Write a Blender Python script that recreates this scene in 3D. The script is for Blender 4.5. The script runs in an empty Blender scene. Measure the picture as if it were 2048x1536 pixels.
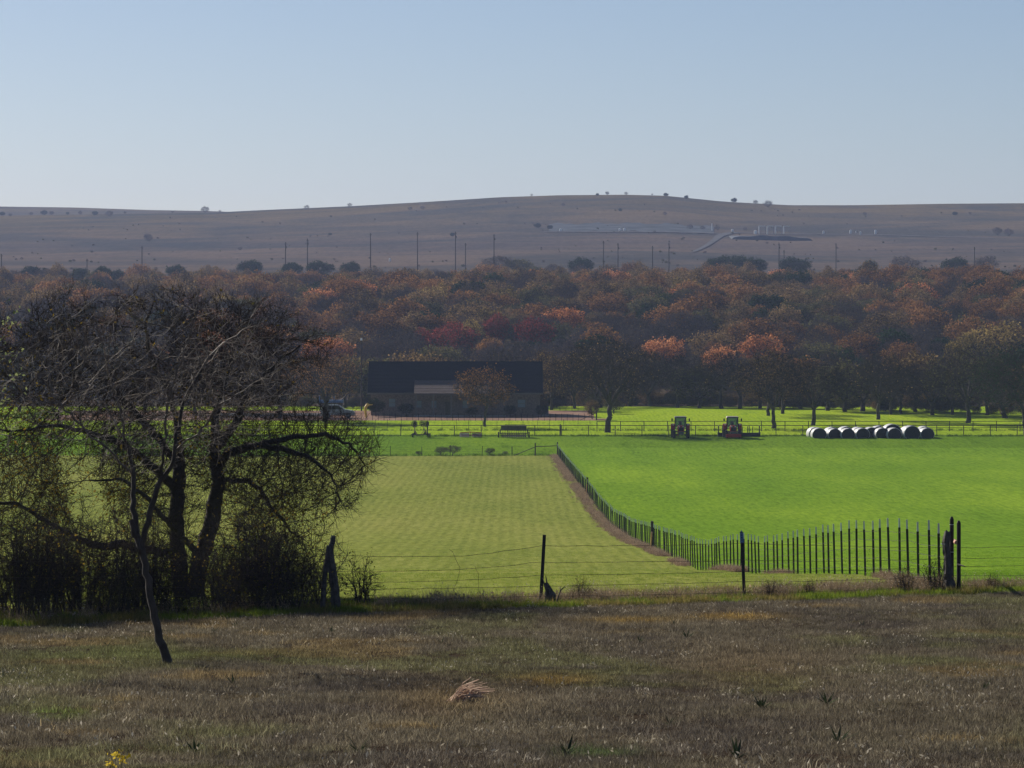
import bpy, math, random
import numpy as np
from mathutils import Vector

S = bpy.context.scene
C = S.collection
F = 7111.0            # focal length of the photograph in its own pixels
rng = np.random.default_rng(7)
random.seed(7)

# ------------------------------------------------------------------ camera, sky, sun, exposure
cam_d = bpy.data.cameras.new('camera'); cam = bpy.data.objects.new('camera', cam_d); C.objects.link(cam)
cam_d.sensor_width = 36.0; cam_d.lens = 36.0 * F / 2048.0
cam_d.shift_y = -168.0 / 2048.0
cam_d.clip_start = 0.5; cam_d.clip_end = 12000
cam.location = (0, 0, 0); cam.rotation_euler = (math.radians(90), 0, 0)
S.camera = cam

SUN_AZ = 39.0         # degrees to the left of the view direction
SUN_EL = 29.0
HAZE = 0.00009
w = bpy.data.worlds.new('World'); S.world = w; w.use_nodes = True
nt = w.node_tree; nt.nodes.clear()
sky = nt.nodes.new('ShaderNodeTexSky'); sky.sky_type = 'NISHITA'; sky.sun_disc = False
sky.sun_elevation = math.radians(SUN_EL); sky.sun_rotation = math.radians(-SUN_AZ)
sky.air_density = 0.8; sky.dust_density = 0.5; sky.ozone_density = 3.0; sky.altitude = 300
bg = nt.nodes.new('ShaderNodeBackground'); bg.inputs['Strength'].default_value = 0.05
out = nt.nodes.new('ShaderNodeOutputWorld')
tn = nt.nodes.new('ShaderNodeMix'); tn.data_type = 'RGBA'; tn.blend_type = 'MULTIPLY'; tn.inputs[0].default_value = 1.0; tn.inputs[7].default_value = (.975, .94, .975, 1)
nt.links.new(sky.outputs[0], tn.inputs[6]); nt.links.new(tn.outputs[2], bg.inputs[0]); nt.links.new(bg.outputs[0], out.inputs[0])

sd = bpy.data.lights.new('sun', 'SUN'); sd.energy = 4.2; sd.angle = math.radians(0.5); sd.color = (1.0, 0.93, 0.82)
sun = bpy.data.objects.new('sun', sd); C.objects.link(sun)
a, e = math.radians(SUN_AZ), math.radians(SUN_EL)
sdir = Vector((-math.sin(a) * math.cos(e), math.cos(a) * math.cos(e), math.sin(e)))
sun.rotation_euler = sdir.to_track_quat('Z', 'Y').to_euler()
sun.location = (0, 0, 200)

vs = S.view_settings
S.display_settings.display_device = 'sRGB'
vs.view_transform = 'Standard'; vs.look = 'None'; vs.exposure = 0.6; vs.gamma = 1.0; vs.use_curve_mapping = False
S.render.engine = 'CYCLES'
cy = S.cycles
cy.use_denoising = True; cy.denoiser = 'OPENIMAGEDENOISE'; cy.denoising_input_passes = 'RGB_ALBEDO_NORMAL'
cy.max_bounces = 6; cy.diffuse_bounces = 3; cy.glossy_bounces = 2; cy.transmission_bounces = 4
cy.transparent_max_bounces = 8; cy.volume_bounces = 1
cy.caustics_reflective = False; cy.caustics_refractive = False
cy.sample_clamp_indirect = 4.0

# ------------------------------------------------------------------ numeric helpers
def vnoise(x, y, seed=0):
    x = np.asarray(x, float); y = np.asarray(y, float)
    xi = np.floor(x).astype(np.int64); yi = np.floor(y).astype(np.int64)
    xf = x - xi; yf = y - yi
    def h(i, j):
        n = (i * 374761393 + j * 668265263 + seed * 1442695041) & 0xffffffff
        n = ((n ^ (n >> 13)) * 1274126177) & 0xffffffff
        return ((n ^ (n >> 16)) & 0xffff) / 65535.0
    u = xf * xf * (3 - 2 * xf); v = yf * yf * (3 - 2 * yf)
    return (h(xi, yi) * (1 - u) + h(xi + 1, yi) * u) * (1 - v) + (h(xi, yi + 1) * (1 - u) + h(xi + 1, yi + 1) * u) * v

def fbm(x, y, seed=0, o=3):
    s = 0; a_ = 1; t = 0
    for k in range(o):
        s = s + a_ * vnoise(x * 2 ** k, y * 2 ** k, seed + k * 17); t += a_; a_ *= .5
    return s / t

def sstep(a_, b_, x):
    t = np.clip((np.asarray(x, float) - a_) / (b_ - a_), 0, 1)
    return t * t * (3 - 2 * t)

# ------------------------------------------------------------------ terrain
PROF = np.array([(-300, 9), (-120, 4.5), (-40, .2), (0, -1.72), (10, -2.45), (20, -3.25), (30, -4.05), (38, -4.62), (45, -5.05), (55, -5.6),
                 (62, -5.86), (66, -6.0), (70, -6.12), (76, -6.41), (81, -6.55), (90, -7.05), (100, -7.72), (109, -8.4), (118, -9.16), (130, -10.15),
                 (139, -10.6), (148, -11.24), (160, -12.28), (167, -12.75), (175, -13.07), (187, -13.6), (201, -14.3), (212, -14.8), (238, -16.1),
                 (273, -17.4), (300, -17.9), (332, -18.2), (373, -18.8), (414, -19.4), (451, -19.75), (470, -19.4), (492, -18.85),
                 (515, -18.6), (537, -18.2), (552, -17.95), (575, -17.85), (600, -18.2), (640, -18.6), (700, -15.5), (800, -9.6), (900, -4.6),
                 (1000, -1.2), (1100, 1.2), (1180, 3.0), (1300, 8.8)])
_yy = np.arange(-300, 1301, 1.0)
_zz = np.interp(_yy, PROF[:, 0], PROF[:, 1])
_k = np.hanning(9); _k /= _k.sum()
_zs = np.convolve(np.pad(_zz, 4, mode='edge'), _k, mode='valid')
CR = np.array([(-600, 440), (0, 431), (200, 428), (420, 425), (520, 420), (700, 412), (860, 403), (1000, 394), (1120, 390), (1250, 389), (1330, 391),
               (1450, 403), (1580, 410), (1700, 410), (1900, 407), (2048, 406), (2500, 402)])
RG = np.array([(-600, 404), (0, 413), (150, 415), (300, 420), (420, 422), (600, 430), (900, 440), (3000, 440)])

def FX(Y):
    return 10.66 - 0.0108 * np.clip(Y, 80, 451)

def H(X, Y):
    X = np.asarray(X, float); Y = np.asarray(Y, float)
    z = np.interp(Y, _yy, _zs)
    px = 1024 + X * F / np.maximum(Y, 400)
    cr = np.interp(px, CR[:, 0], CR[:, 1])
    t = np.clip((Y - 1300) / 1200, 0, 1)
    g = np.interp(t, [0, .167, .333, .5, .667, .833, 1], [0, .13, .28, .45, .64, .83, 1])
    py = 552 + (cr - 552) * g
    py = np.where(Y > 2500, cr + (Y - 2500) * .02, py)
    rg = np.interp(px, RG[:, 0], RG[:, 1])
    py = py + (rg - py) * sstep(2850, 3300, Y)
    far = (600 - py) * Y / F
    far = far + 1.6 * (fbm(X / 160., Y / 160., 5) - .5) * sstep(1350, 1700, Y) * (1 - sstep(2250, 2450, Y))
    z = np.where(Y > 1300, far, z)
    z = z + 4.2 * (fbm(X / 90., Y / 75., 11, 2) - .5) * sstep(640, 720, Y) * (1 - sstep(1120, 1290, Y))
    # swells in the fields and small lumps in the near pasture
    z = z + .5 * (fbm(X / 60., Y / 60., 3, 2) - .5) * sstep(150, 230, Y) * (1 - sstep(430, 480, Y)) * np.clip((X - FX(Y)) ** 2 / 400, 0, 1)
    z = z + .10 * (fbm(X / 2.6, Y / 2.6, 21, 3) - .5) * (1 - sstep(74, 84, Y))
    z = z + .05 * (fbm(X / 3.0, Y / 3.0, 23, 2) - .5) * sstep(80, 90, Y) * (1 - sstep(300, 400, Y))
    return z

def hz(x, y): return float(H(x, y))
def PX(px, Y): return (px - 1024) * Y / F
def PP(px, py, Y): return np.array([(px - 1024) * Y / F, Y, (600 - py) * Y / F])
def fence_y(X): return 72.45 + 0.68 * X

# ------------------------------------------------------------------ materials
M = {}
def newmat(name):
    m = bpy.data.materials.new(name); m.use_nodes = True; m.node_tree.nodes.clear()
    M[name] = m
    return m, m.node_tree.nodes, m.node_tree.links

def nd(N, typ, **kw):
    n = N.new(typ)
    for k, v in kw.items():
        if k in ('operation', 'blend_type', 'data_type', 'wave_type', 'bands_direction', 'attribute_type', 'attribute_name', 'noise_dimensions', 'feature'):
            setattr(n, k, v)
    return n

def noise(N, L, vec, scale, detail=4, rough=.55, dist=0):
    n = N.new('ShaderNodeTexNoise'); n.inputs['Scale'].default_value = scale
    n.inputs['Detail'].default_value = detail; n.inputs['Roughness'].default_value = rough; n.inputs['Distortion'].default_value = dist
    if vec is not None: L.new(vec, n.inputs['Vector'])
    return n.outputs['Fac']

def mapping(N, L, vec, sc):
    m = N.new('ShaderNodeMapping'); m.inputs['Scale'].default_value = sc
    L.new(vec, m.inputs['Vector']); return m.outputs[0]

def ramp(N, L, fac, stops):
    r = N.new('ShaderNodeValToRGB'); L.new(fac, r.inputs[0])
    el = r.color_ramp.elements
    while len(el) < len(stops): el.new(.5)
    for e_, (p, c) in zip(el, stops):
        e_.position = p; e_.color = (*c, 1) if len(c) == 3 else c
    return r.outputs[0]

def mixc(N, L, fac, a_, b_, mode='MIX'):
    m = N.new('ShaderNodeMix'); m.data_type = 'RGBA'; m.blend_type = mode
    if isinstance(fac, (int, float)): m.inputs[0].default_value = fac
    else: L.new(fac, m.inputs[0])
    for s_, v in ((6, a_), (7, b_)):
        if isinstance(v, tuple): m.inputs[s_].default_value = (*v, 1)
        else: L.new(v, m.inputs[s_])
    return m.outputs[2]

def simple(name, col, rough=.7, metal=0., var=.25, scale=6., bump=0., spec=.3):
    m, N, L = newmat(name)
    tc = N.new('ShaderNodeTexCoord').outputs['Object']
    f = noise(N, L, tc, scale)
    lo = tuple(max(0, c * (1 - var)) for c in col); hi = tuple(min(1, c * (1 + var)) for c in col)
    c = ramp(N, L, f, [(.3, lo), (.7, hi)])
    b = N.new('ShaderNodeBsdfPrincipled'); o = N.new('ShaderNodeOutputMaterial')
    L.new(c, b.inputs['Base Color']); b.inputs['Roughness'].default_value = rough; b.inputs['Metallic'].default_value = metal
    b.inputs['Specular IOR Level'].default_value = spec
    if bump:
        bp = N.new('ShaderNodeBump'); bp.inputs['Strength'].default_value = bump; bp.inputs['Distance'].default_value = .03
        L.new(noise(N, L, tc, scale * 4), bp.inputs['Height']); L.new(bp.outputs[0], b.inputs['Normal'])
    L.new(b.outputs[0], o.inputs[0])
    return m

def leafmat(name, cols, trans=.45, clump=.6, attr=False, gloss=.0):
    """foliage: colour varies from plant to plant and from clump to clump; light passes through the blades"""
    m, N, L = newmat(name)
    oi = N.new('ShaderNodeObjectInfo'); tc = N.new('ShaderNodeTexCoord').outputs['Object']
    f = noise(N, L, tc, clump, 3)
    g = N.new('ShaderNodeNewGeometry')
    ad = N.new('ShaderNodeMath'); ad.operation = 'MULTIPLY_ADD'; ad.inputs[1].default_value = .45; ad.inputs[2].default_value = -.22
    L.new(g.outputs['Random Per Island'], ad.inputs[0])
    ad2 = N.new('ShaderNodeMath'); ad2.operation = 'MULTIPLY_ADD'; ad2.inputs[1].default_value = .4; ad2.inputs[2].default_value = -.2
    L.new(oi.outputs['Random'], ad2.inputs[0])
    s1 = N.new('ShaderNodeMath'); s1.operation = 'ADD'; L.new(f, s1.inputs[0]); L.new(ad.outputs[0], s1.inputs[1])
    s2 = N.new('ShaderNodeMath'); s2.operation = 'ADD'; L.new(s1.outputs[0], s2.inputs[0]); L.new(ad2.outputs[0], s2.inputs[1])
    n = len(cols)
    c = ramp(N, L, s2.outputs[0], [(.2 + .6 * i / max(1, n - 1), cols[i]) for i in range(n)])
    if attr:
        at = N.new('ShaderNodeAttribute'); at.attribute_type = 'INSTANCER'; at.attribute_name = 'tint'
        c = mixc(N, L, 1.0, c, at.outputs['Color'], 'MULTIPLY')
    d = N.new('ShaderNodeBsdfDiffuse'); t = N.new('ShaderNodeBsdfTranslucent'); mx = N.new('ShaderNodeMixShader'); o = N.new('ShaderNodeOutputMaterial')
    L.new(c, d.inputs[0]); L.new(c, t.inputs[0]); mx.inputs[0].default_value = trans
    L.new(d.outputs[0], mx.inputs[1]); L.new(t.outputs[0], mx.inputs[2])
    last = mx.outputs[0]
    if gloss:
        gl = N.new('ShaderNodeBsdfGlossy'); gl.inputs['Roughness'].default_value = .45; gl.inputs[0].default_value = (1, 1, 1, 1)
        m2 = N.new('ShaderNodeMixShader'); m2.inputs[0].default_value = gloss
        L.new(last, m2.inputs[1]); L.new(gl.outputs[0], m2.inputs[2]); last = m2.outputs[0]
    L.new(last, o.inputs[0])
    return m

# ------------------------------------------------------------------ mesh helpers
def mesh_np(name, V, Fs, mats, slots=None, smooth=False):
    """V (n,3); Fs list of (k,m) int arrays; slots: material index per array in Fs"""
    me = bpy.data.meshes.new(name)
    V = np.asarray(V, np.float32)
    me.vertices.add(len(V)); me.vertices.foreach_set('co', V.ravel())
    tot = sum(len(f) for f in Fs)
    loops = np.concatenate([np.asarray(f, np.int32).ravel() for f in Fs]) if tot else np.zeros(0, np.int32)
    lt = np.concatenate([np.full(len(f), f.shape[1], np.int32) for f in Fs])
    ls = np.concatenate([[0], np.cumsum(lt)[:-1]]).astype(np.int32)
    me.loops.add(len(loops)); me.loops.foreach_set('vertex_index', loops)
    me.polygons.add(tot); me.polygons.foreach_set('loop_start', ls); me.polygons.foreach_set('loop_total', lt)
    if slots is not None:
        me.polygons.foreach_set('material_index', np.concatenate([np.full(len(f), s, np.int32) if np.isscalar(s) else np.asarray(s, np.int32) for f, s in zip(Fs, slots)]))
    if smooth: me.polygons.foreach_set('use_smooth', np.ones(tot, bool))
    for m in (mats if isinstance(mats, (list, tuple)) else [mats]): me.materials.append(M[m] if isinstance(m, str) else m)
    me.update(calc_edges=True); me.validate()
    return me

def tubes(P0, P1, R0, R1, n=4):
    P0 = np.asarray(P0, float); P1 = np.asarray(P1, float)
    d = P1 - P0; d /= np.maximum(np.linalg.norm(d, axis=1, keepdims=True), 1e-9)
    ref = np.where(np.abs(d[:, 2:3]) > .8, np.array([[1., 0, 0]]), np.array([[0, 0, 1.]]))
    u = np.cross(d, ref); u /= np.maximum(np.linalg.norm(u, axis=1, keepdims=True), 1e-9); v = np.cross(d, u)
    k = len(P0); an = np.arange(n) * 2 * math.pi / n
    ring = np.cos(an)[None, :, None] * u[:, None, :] + np.sin(an)[None, :, None] * v[:, None, :]
    A = P0[:, None, :] + ring * np.asarray(R0).reshape(-1, 1, 1)
    B = P1[:, None, :] + ring * np.asarray(R1).reshape(-1, 1, 1)
    V = np.concatenate([A, B], axis=1).reshape(-1, 3)
    base = (np.arange(k) * 2 * n)[:, None]; i = np.arange(n)[None, :]; j = (i + 1) % n
    Fq = np.stack([base + i, base + j, base + n + j, base + n + i], axis=2).reshape(-1, 4)
    return V, Fq

def leafquads(P, size, rg=rng, flat=0., asp=.6):
    k = len(P)
    nrm = rg.normal(size=(k, 3)); nrm[:, 2] += flat * 2; nrm /= np.linalg.norm(nrm, axis=1, keepdims=True)
    ref = rg.normal(size=(k, 3)); u = np.cross(nrm, ref); u /= np.linalg.norm(u, axis=1, keepdims=True); v = np.cross(nrm, u)
    s = (np.asarray(size) * rg.uniform(.6, 1.4, k))[:, None]
    V = np.stack([P - u * s, P + v * s * asp, P + u * s, P - v * s * asp], axis=1).reshape(-1, 3)
    Fq = np.arange(4 * k).reshape(-1, 4)
    return V, Fq

def slivers(P, D, Ln, W, rg=rng):
    """thin tapering triangles from P along D"""
    k = len(P)
    ref = rg.normal(size=(k, 3)); u = np.cross(D, ref); u /= np.maximum(np.linalg.norm(u, axis=1, keepdims=True), 1e-9)
    Ln = np.asarray(Ln).reshape(-1, 1); W = np.asarray(W).reshape(-1, 1)
    V = np.stack([P - u * W * .5, P + u * W * .5, P + D * Ln], axis=1).reshape(-1, 3)
    return V, np.arange(3 * k).reshape(-1, 3)

class Acc:
    """collects pieces, each with a material slot"""
    def __init__(s): s.V = []; s.F = []; s.S = []; s.n = 0
    def add(s, V, Fc, slot=0):
        s.V.append(V); s.F.append(np.asarray(Fc) + s.n); s.S.append(slot); s.n += len(V); return s
    def mesh(s, name, mats, smooth=False): return mesh_np(name, np.concatenate(s.V), s.F, mats, s.S, smooth)

class MB:
    """small hand-built meshes"""
    def __init__(s): s.v = []; s.f = []; s.m = []; s.cur = 0
    def mat(s, i): s.cur = i; return s
    def poly(s, vs_, fs):
        o = len(s.v); s.v += [tuple(map(float, p)) for p in vs_]
        for f in fs: s.f.append(tuple(i + o for i in f)); s.m.append(s.cur)
        return s
    def box(s, x0, x1, y0, y1, z0, z1, top=1.0, rot=0., about=None):
        cx, cy_ = (x0 + x1) / 2, (y0 + y1) / 2; hx, hy = (x1 - x0) / 2, (y1 - y0) / 2
        vs_ = []
        for z, k in ((z0, 1.), (z1, top)):
            for sx, sy in ((-1, -1), (1, -1), (1, 1), (-1, 1)): vs_.append((cx + sx * hx * k, cy_ + sy * hy * k, z))
        if rot:
            ox, oz = about or (cx, (z0 + z1) / 2); c_, s_ = math.cos(rot), math.sin(rot)
            vs_ = [(ox + (x - ox) * c_ - (z - oz) * s_, y, oz + (x - ox) * s_ + (z - oz) * c_) for x, y, z in vs_]
        return s.poly(vs_, [(3, 2, 1, 0), (4, 5, 6, 7), (0, 1, 5, 4), (1, 2, 6, 5), (2, 3, 7, 6), (3, 0, 4, 7)])
    def cyl(s, p0, p1, r0, r1=None, n=10, caps=True):
        r1 = r0 if r1 is None else r1
        p0 = Vector(p0); p1 = Vector(p1); d = (p1 - p0).normalized()
        ref = Vector((1, 0, 0)) if abs(d.z) > .8 else Vector((0, 0, 1))
        u = d.cross(ref).normalized(); v = d.cross(u)
        vs_ = []
        for p, r in ((p0, r0), (p1, r1)):
            for k in range(n):
                a_ = 2 * math.pi * k / n; vs_.append(p + u * (r * math.cos(a_)) + v * (r * math.sin(a_)))
        fs = [(k, (k + 1) % n, n + (k + 1) % n, n + k) for k in range(n)]
        if caps: fs += [tuple(range(n - 1, -1, -1)), tuple(range(n, 2 * n))]
        return s.poly(vs_, fs)
    def path(s, pts, r, n=6):
        rs = r if isinstance(r, (list, tuple)) else [r] * len(pts)
        for i in range(len(pts) - 1): s.cyl(pts[i], pts[i + 1], rs[i], rs[i + 1], n, caps=(i in (0, len(pts) - 2)))
        return s
    def ring(s, c, r_in, r_out, w_, axis='x', n=24):
        """a tyre-like ring about the x or y axis"""
        vs_ = []; cx, cy_, cz = c
        for k in range(n):
            a_ = 2 * math.pi * k / n; ca, sa = math.cos(a_), math.sin(a_)
            for rr, ww in ((r_in, -w_ / 2), (r_out * .95, -w_ / 2), (r_out, -w_ * .3), (r_out, w_ * .3), (r_out * .95, w_ / 2), (r_in, w_ / 2)):
                if axis == 'x': vs_.append((cx + ww, cy_ + rr * ca, cz + rr * sa))
                else: vs_.append((cx + rr * ca, cy_ + ww, cz + rr * sa))
        fs = []
        for k in range(n):
            a_ = k * 6; b_ = ((k + 1) % n) * 6
            for i in range(6): fs.append((a_ + i, b_ + i, b_ + (i + 1) % 6, a_ + (i + 1) % 6))
        return s.poly(vs_, fs)
    def extr_x(s, prof, x0, x1):
        """profile of (y,z) points pushed along x"""
        n = len(prof)
        vs_ = [(x0, y, z) for y, z in prof] + [(x1, y, z) for y, z in prof]
        return s.poly(vs_, [tuple(range(n)), tuple(range(2 * n - 1, n - 1, -1))] + [(k, n + k, n + (k + 1) % n, (k + 1) % n) for k in range(n)])
    def extr_y(s, prof, y0, y1):
        n = len(prof)
        vs_ = [(x, y0, z) for x, z in prof] + [(x, y1, z) for x, z in prof]
        return s.poly(vs_, [tuple(range(n)), tuple(range(2 * n - 1, n - 1, -1))] + [(k, n + k, n + (k + 1) % n, (k + 1) % n) for k in range(n)])
    def mesh(s, name, mats):
        me = bpy.data.meshes.new(name); me.from_pydata(s.v, [], s.f)
        for m in (mats if isinstance(mats, (list, tuple)) else [mats]): me.materials.append(M[m])
        me.polygons.foreach_set('material_index', s.m); me.update()
        return me
    def obj(s, name, mats, parent=None, loc=None):
        return link(name, s.mesh(name, mats), parent, loc)

def link(name, me, parent=None, loc=None, rz=0.):
    o = bpy.data.objects.new(name, me); C.objects.link(o)
    if parent is not None: o.parent = parent
    if loc is not None: o.location = loc
    if rz: o.rotation_euler = (0, 0, rz)
    return o

PENDING = []
def tag(o, label, cat, group=None):
    o['label'] = label; o['category'] = cat
    if group: o['group'] = group
    PENDING.append(o); return o
def thing(name, label, cat, loc, rz=0., group=None, scale=None):
    o = bpy.data.objects.new(name, None); C.objects.link(o); o.location = loc; o.rotation_euler = (0, 0, rz)
    o.empty_display_size = .2
    if scale is not None: o.scale = (scale,) * 3 if np.isscalar(scale) else scale
    return tag(o, label, cat, group)
def kids(o): return [c for c in KIDS.get(o.name, [])]
KIDS = {}
def part(name, me, parent, loc=None, label=None, rz=0.):
    o = link(name, me, parent, loc, rz); KIDS.setdefault(parent.name, []).append(o)
    if label: o['label'] = label
    return o
def dup(root, loc, rz=None, label=None, scale=None, group=None):
    r = root.copy(); C.objects.link(r); r.location = loc
    if rz is not None: r.rotation_euler = (0, 0, rz)
    if scale is not None: r.scale = (scale,) * 3 if np.isscalar(scale) else scale
    if label: r['label'] = label
    if group: r['group'] = group
    PENDING.append(r)
    for ch in KIDS.get(root.name, []):
        c = ch.copy(); C.objects.link(c); c.parent = r; KIDS.setdefault(r.name, []).append(c)
        for g in KIDS.get(ch.name, []):
            d = g.copy(); C.objects.link(d); d.parent = c; KIDS.setdefault(c.name, []).append(d)
    return r
def structure(o): o['kind'] = 'structure'; return o
def stuff(o): o['kind'] = 'stuff'; return o

ORD = ['leftmost', 'second from left', 'third from left', 'fourth from left', 'fifth from left', 'sixth from left', 'seventh from left', 'eighth from left',
       'ninth from left', 'tenth from left', 'eleventh from left', 'twelfth from left']
def settle_labels():
    by = {}
    for o in PENDING: by.setdefault(o['label'], []).append(o)
    for lab, os_ in by.items():
        if len(os_) < 2: continue
        os_.sort(key=lambda o: o.location.x / max(o.location.y, 1))
        n = len(os_)
        for i, o in enumerate(os_):
            if n == 2: wd = ('left one of two', 'right one of two')[i]
            elif i < min(n - 1, 12) : wd = ORD[i]
            elif i == n - 1: wd = 'rightmost'
            else:
                wd = ORD[n - 1 - i].replace('left', 'right') if n - 1 - i < 12 else 'in the middle'
            o['label'] = lab + ', ' + wd

# ------------------------------------------------------------------ branching
def colonize(guides, A, step=.18, infl=2.5, kill=.3, maxit=90, jit=.15, trop=0., rg=None):
    """grow branches from guide polylines [(pts, radii, parent_guide_node or None)] towards the attractors A"""
    rg = rg or np.random.default_rng(1)
    pos = []; par = []; rmin = []
    for pts, rad, attach in guides:
        pts = np.asarray(pts, float)
        seg = np.linalg.norm(np.diff(pts, axis=0), axis=1); cum = np.concatenate([[0], np.cumsum(seg)])
        n = max(2, int(cum[-1] / step) + 1); t = np.linspace(0, cum[-1], n)
        P = np.stack([np.interp(t, cum, pts[:, k]) for k in range(3)], 1); R = np.interp(t, cum, rad)
        P[1:-1] += rg.normal(size=(n - 2, 3)) * step * .12
        prev = -1
        if attach:
            d = np.linalg.norm(np.array(pos) - P[0], axis=1); prev = int(d.argmin())
        for p, r in zip(P, R):
            pos.append(p); par.append(prev); rmin.append(r); prev = len(pos) - 1
    pos = [np.array(p) for p in pos]
    NP = np.array(pos); A = np.asarray(A, float)
    bd = np.full(len(A), 1e9); bi = np.zeros(len(A), int)
    new0 = 0
    alive = np.ones(len(A), bool)
    P = NP
    par = list(par); rmin = list(rmin)
    for it in range(maxit):
        newP = P[new0:]
        if len(newP) == 0: break
        idx = np.nonzero(alive)[0]
        if len(idx) == 0: break
        for c0 in range(0, len(idx), 3000):
            ii = idx[c0:c0 + 3000]
            D = ((A[ii, None, :] - newP[None, :, :]) ** 2).sum(2)
            j = D.argmin(1); dm = np.sqrt(D[np.arange(len(ii)), j])
            better = dm < bd[ii]
            bd[ii[better]] = dm[better]; bi[ii[better]] = j[better] + new0
        alive &= bd > kill
        use = alive & (bd < infl)
        if not use.any():
            if infl > 50: break
            infl *= 1.4; new0 = len(P) - 1 if new0 >= len(P) else new0
            if it > maxit - 3: break
            use = alive & (bd < infl)
            if not use.any(): break
        k = bi[use]; d = A[use] - P[k]; d /= np.linalg.norm(d, axis=1, keepdims=True)
        acc = np.zeros((len(P), 3)); np.add.at(acc, k, d)
        g = np.unique(k); dd = acc[g] + rg.normal(size=(len(g), 3)) * jit; dd[:, 2] += trop
        dd /= np.maximum(np.linalg.norm(dd, axis=1, keepdims=True), 1e-9)
        Q = P[g] + dd * step
        new0 = len(P); P = np.concatenate([P, Q]); par += list(g); rmin += [0.] * len(g)
    return P, np.array(par), np.array(rmin)

def radii(par, rmin, tip=.006, ex=2.3):
    n = len(par); s = np.zeros(n); kids_ = np.zeros(n, int)
    for i in range(n - 1, -1, -1):
        if kids_[i] == 0: s[i] = tip ** ex
        p = par[i]
        if p >= 0: s[p] += s[i]; kids_[p] += 1
    return np.maximum(s ** (1 / ex), rmin), kids_

def twigs(P, D, n_each, ln, w0, rg, up=.25, spread=.8, sides=3):
    """bent fine twigs starting at points P with local direction D"""
    k = len(P) * n_each
    B = np.repeat(P, n_each, 0); d = np.repeat(D, n_each, 0) + rg.normal(size=(k, 3)) * spread; d[:, 2] += up
    d /= np.linalg.norm(d, axis=1, keepdims=True)
    L_ = ln * rg.uniform(.4, 1.3, k)[:, None]
    m = B + d * L_ * .5; d2 = d + rg.normal(size=(k, 3)) * .35; d2 /= np.linalg.norm(d2, axis=1, keepdims=True); e_ = m + d2 * L_ * .5
    V1, F1 = tubes(B, m, np.full(k, w0), np.full(k, w0 * .7), sides); V2, F2 = tubes(m, e_, np.full(k, w0 * .7), np.full(k, w0 * .3), sides)
    return np.concatenate([V1, V2]), np.concatenate([F1, F2 + len(V1)]), e_, m

def skin(P, par, R, th, n=9, seed=1, rough=.1):
    """thick wood as continuous tubes: a node shares its ring with its thickest child; bark is uneven"""
    rg = np.random.default_rng(seed); N_ = len(P)
    D = P - P[np.maximum(par, 0)]; roots = par < 0
    big = {}
    for i in range(N_):
        p = par[i]
        if p >= 0 and (p not in big or R[i] > R[big[p]]): big[p] = i
    for i in np.nonzero(roots)[0]:
        if i in big: D[i] = P[big[i]] - P[i]
    for i in range(N_):
        if i in big and not roots[i]: D[i] = D[i] + (P[big[i]] - P[i])
    D /= np.maximum(np.linalg.norm(D, axis=1, keepdims=True), 1e-9)
    def ring(p, d, r):
        if not np.isfinite(d).all() or np.linalg.norm(d) < .5: d = np.array([0, 0, 1.])
        ref = np.array([0, 1., 0]) if abs(d[1]) < .85 else np.array([1., 0, 0]); u = np.cross(d, ref); u /= np.linalg.norm(u); v = np.cross(u, d)
        an = np.arange(n) * 2 * math.pi / n; rr = r * (1 + rough * (vnoise(p[2] * 1.7 + an * 1.3, p[0] * 3 + an * 0, 5) - .5) * 2 + rough * .35 * rg.normal(size=n))
        return p + np.cos(an)[:, None] * u * rr[:, None] + np.sin(an)[:, None] * v * rr[:, None]
    rid = {}; V_ = []; F_ = []
    def put(r): V_.append(r); return (len(V_) - 1) * n
    for i in range(N_):
        if not th[i]: continue
        p = par[i]
        if p < 0: rid[i] = put(ring(P[i], D[i], R[i])); continue
        if big.get(p) == i:
            if p not in rid: rid[p] = put(ring(P[p], D[p], min(R[p], R[i] * 1.3)))
            a_ = rid[p]
        else:
            dd = P[i] - P[p]; a_ = put(ring(P[p], dd / max(np.linalg.norm(dd), 1e-9), min(R[p], R[i] * 1.45)))
        rid[i] = put(ring(P[i], D[i], R[i])); b_ = rid[i]
        for k in range(n): F_.append((a_ + k, a_ + (k + 1) % n, b_ + (k + 1) % n, b_ + k))
    return np.concatenate(V_), np.array(F_)

def ellipsoid_pts(n, c, r, rg, shell=.35):
    d = rg.normal(size=(n, 3)); d /= np.linalg.norm(d, axis=1, keepdims=True)
    u = rg.uniform(shell ** 3, 1, n) ** (1 / 3)
    return np.asarray(c) + d * u[:, None] * np.asarray(r)

# ------------------------------------------------------------------ material list
leafmat('dry_grass', [(.085, .070, .060), (.15, .125, .10), (.23, .195, .15), (.38, .33, .26)], .35, 3, attr=True)
leafmat('pale_seed', [(.40, .35, .26), (.66, .59, .46)], .3, 3)
leafmat('wheat_blade', [(.06, .13, .012), (.09, .18, .018), (.14, .23, .03)], .5, 3, attr=True)
leafmat('weed_stem', [(.12, .09, .075), (.2, .15, .12), (.3, .23, .18)], .3, 3, attr=True)
leafmat('yucca_leaf', [(.035, .05, .025), (.06, .08, .04)], .15, 2)
leafmat('yellow_leaf', [(.45, .33, .03), (.6, .45, .06)], .5, 2)
leafmat('oak_leaf', [(.04, .05, .015), (.09, .08, .02), (.28, .19, .03)], .4, 1.2)
leafmat('pale_leaf', [(.12, .16, .06), (.3, .33, .14)], .45, 1.2)
leafmat('rust_leaf', [(.12, .058, .026), (.24, .12, .046), (.40, .205, .08)], .40, .5)
leafmat('brown_leaf', [(.095, .064, .035), (.19, .128, .058), (.33, .215, .095)], .38, .5)
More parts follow.
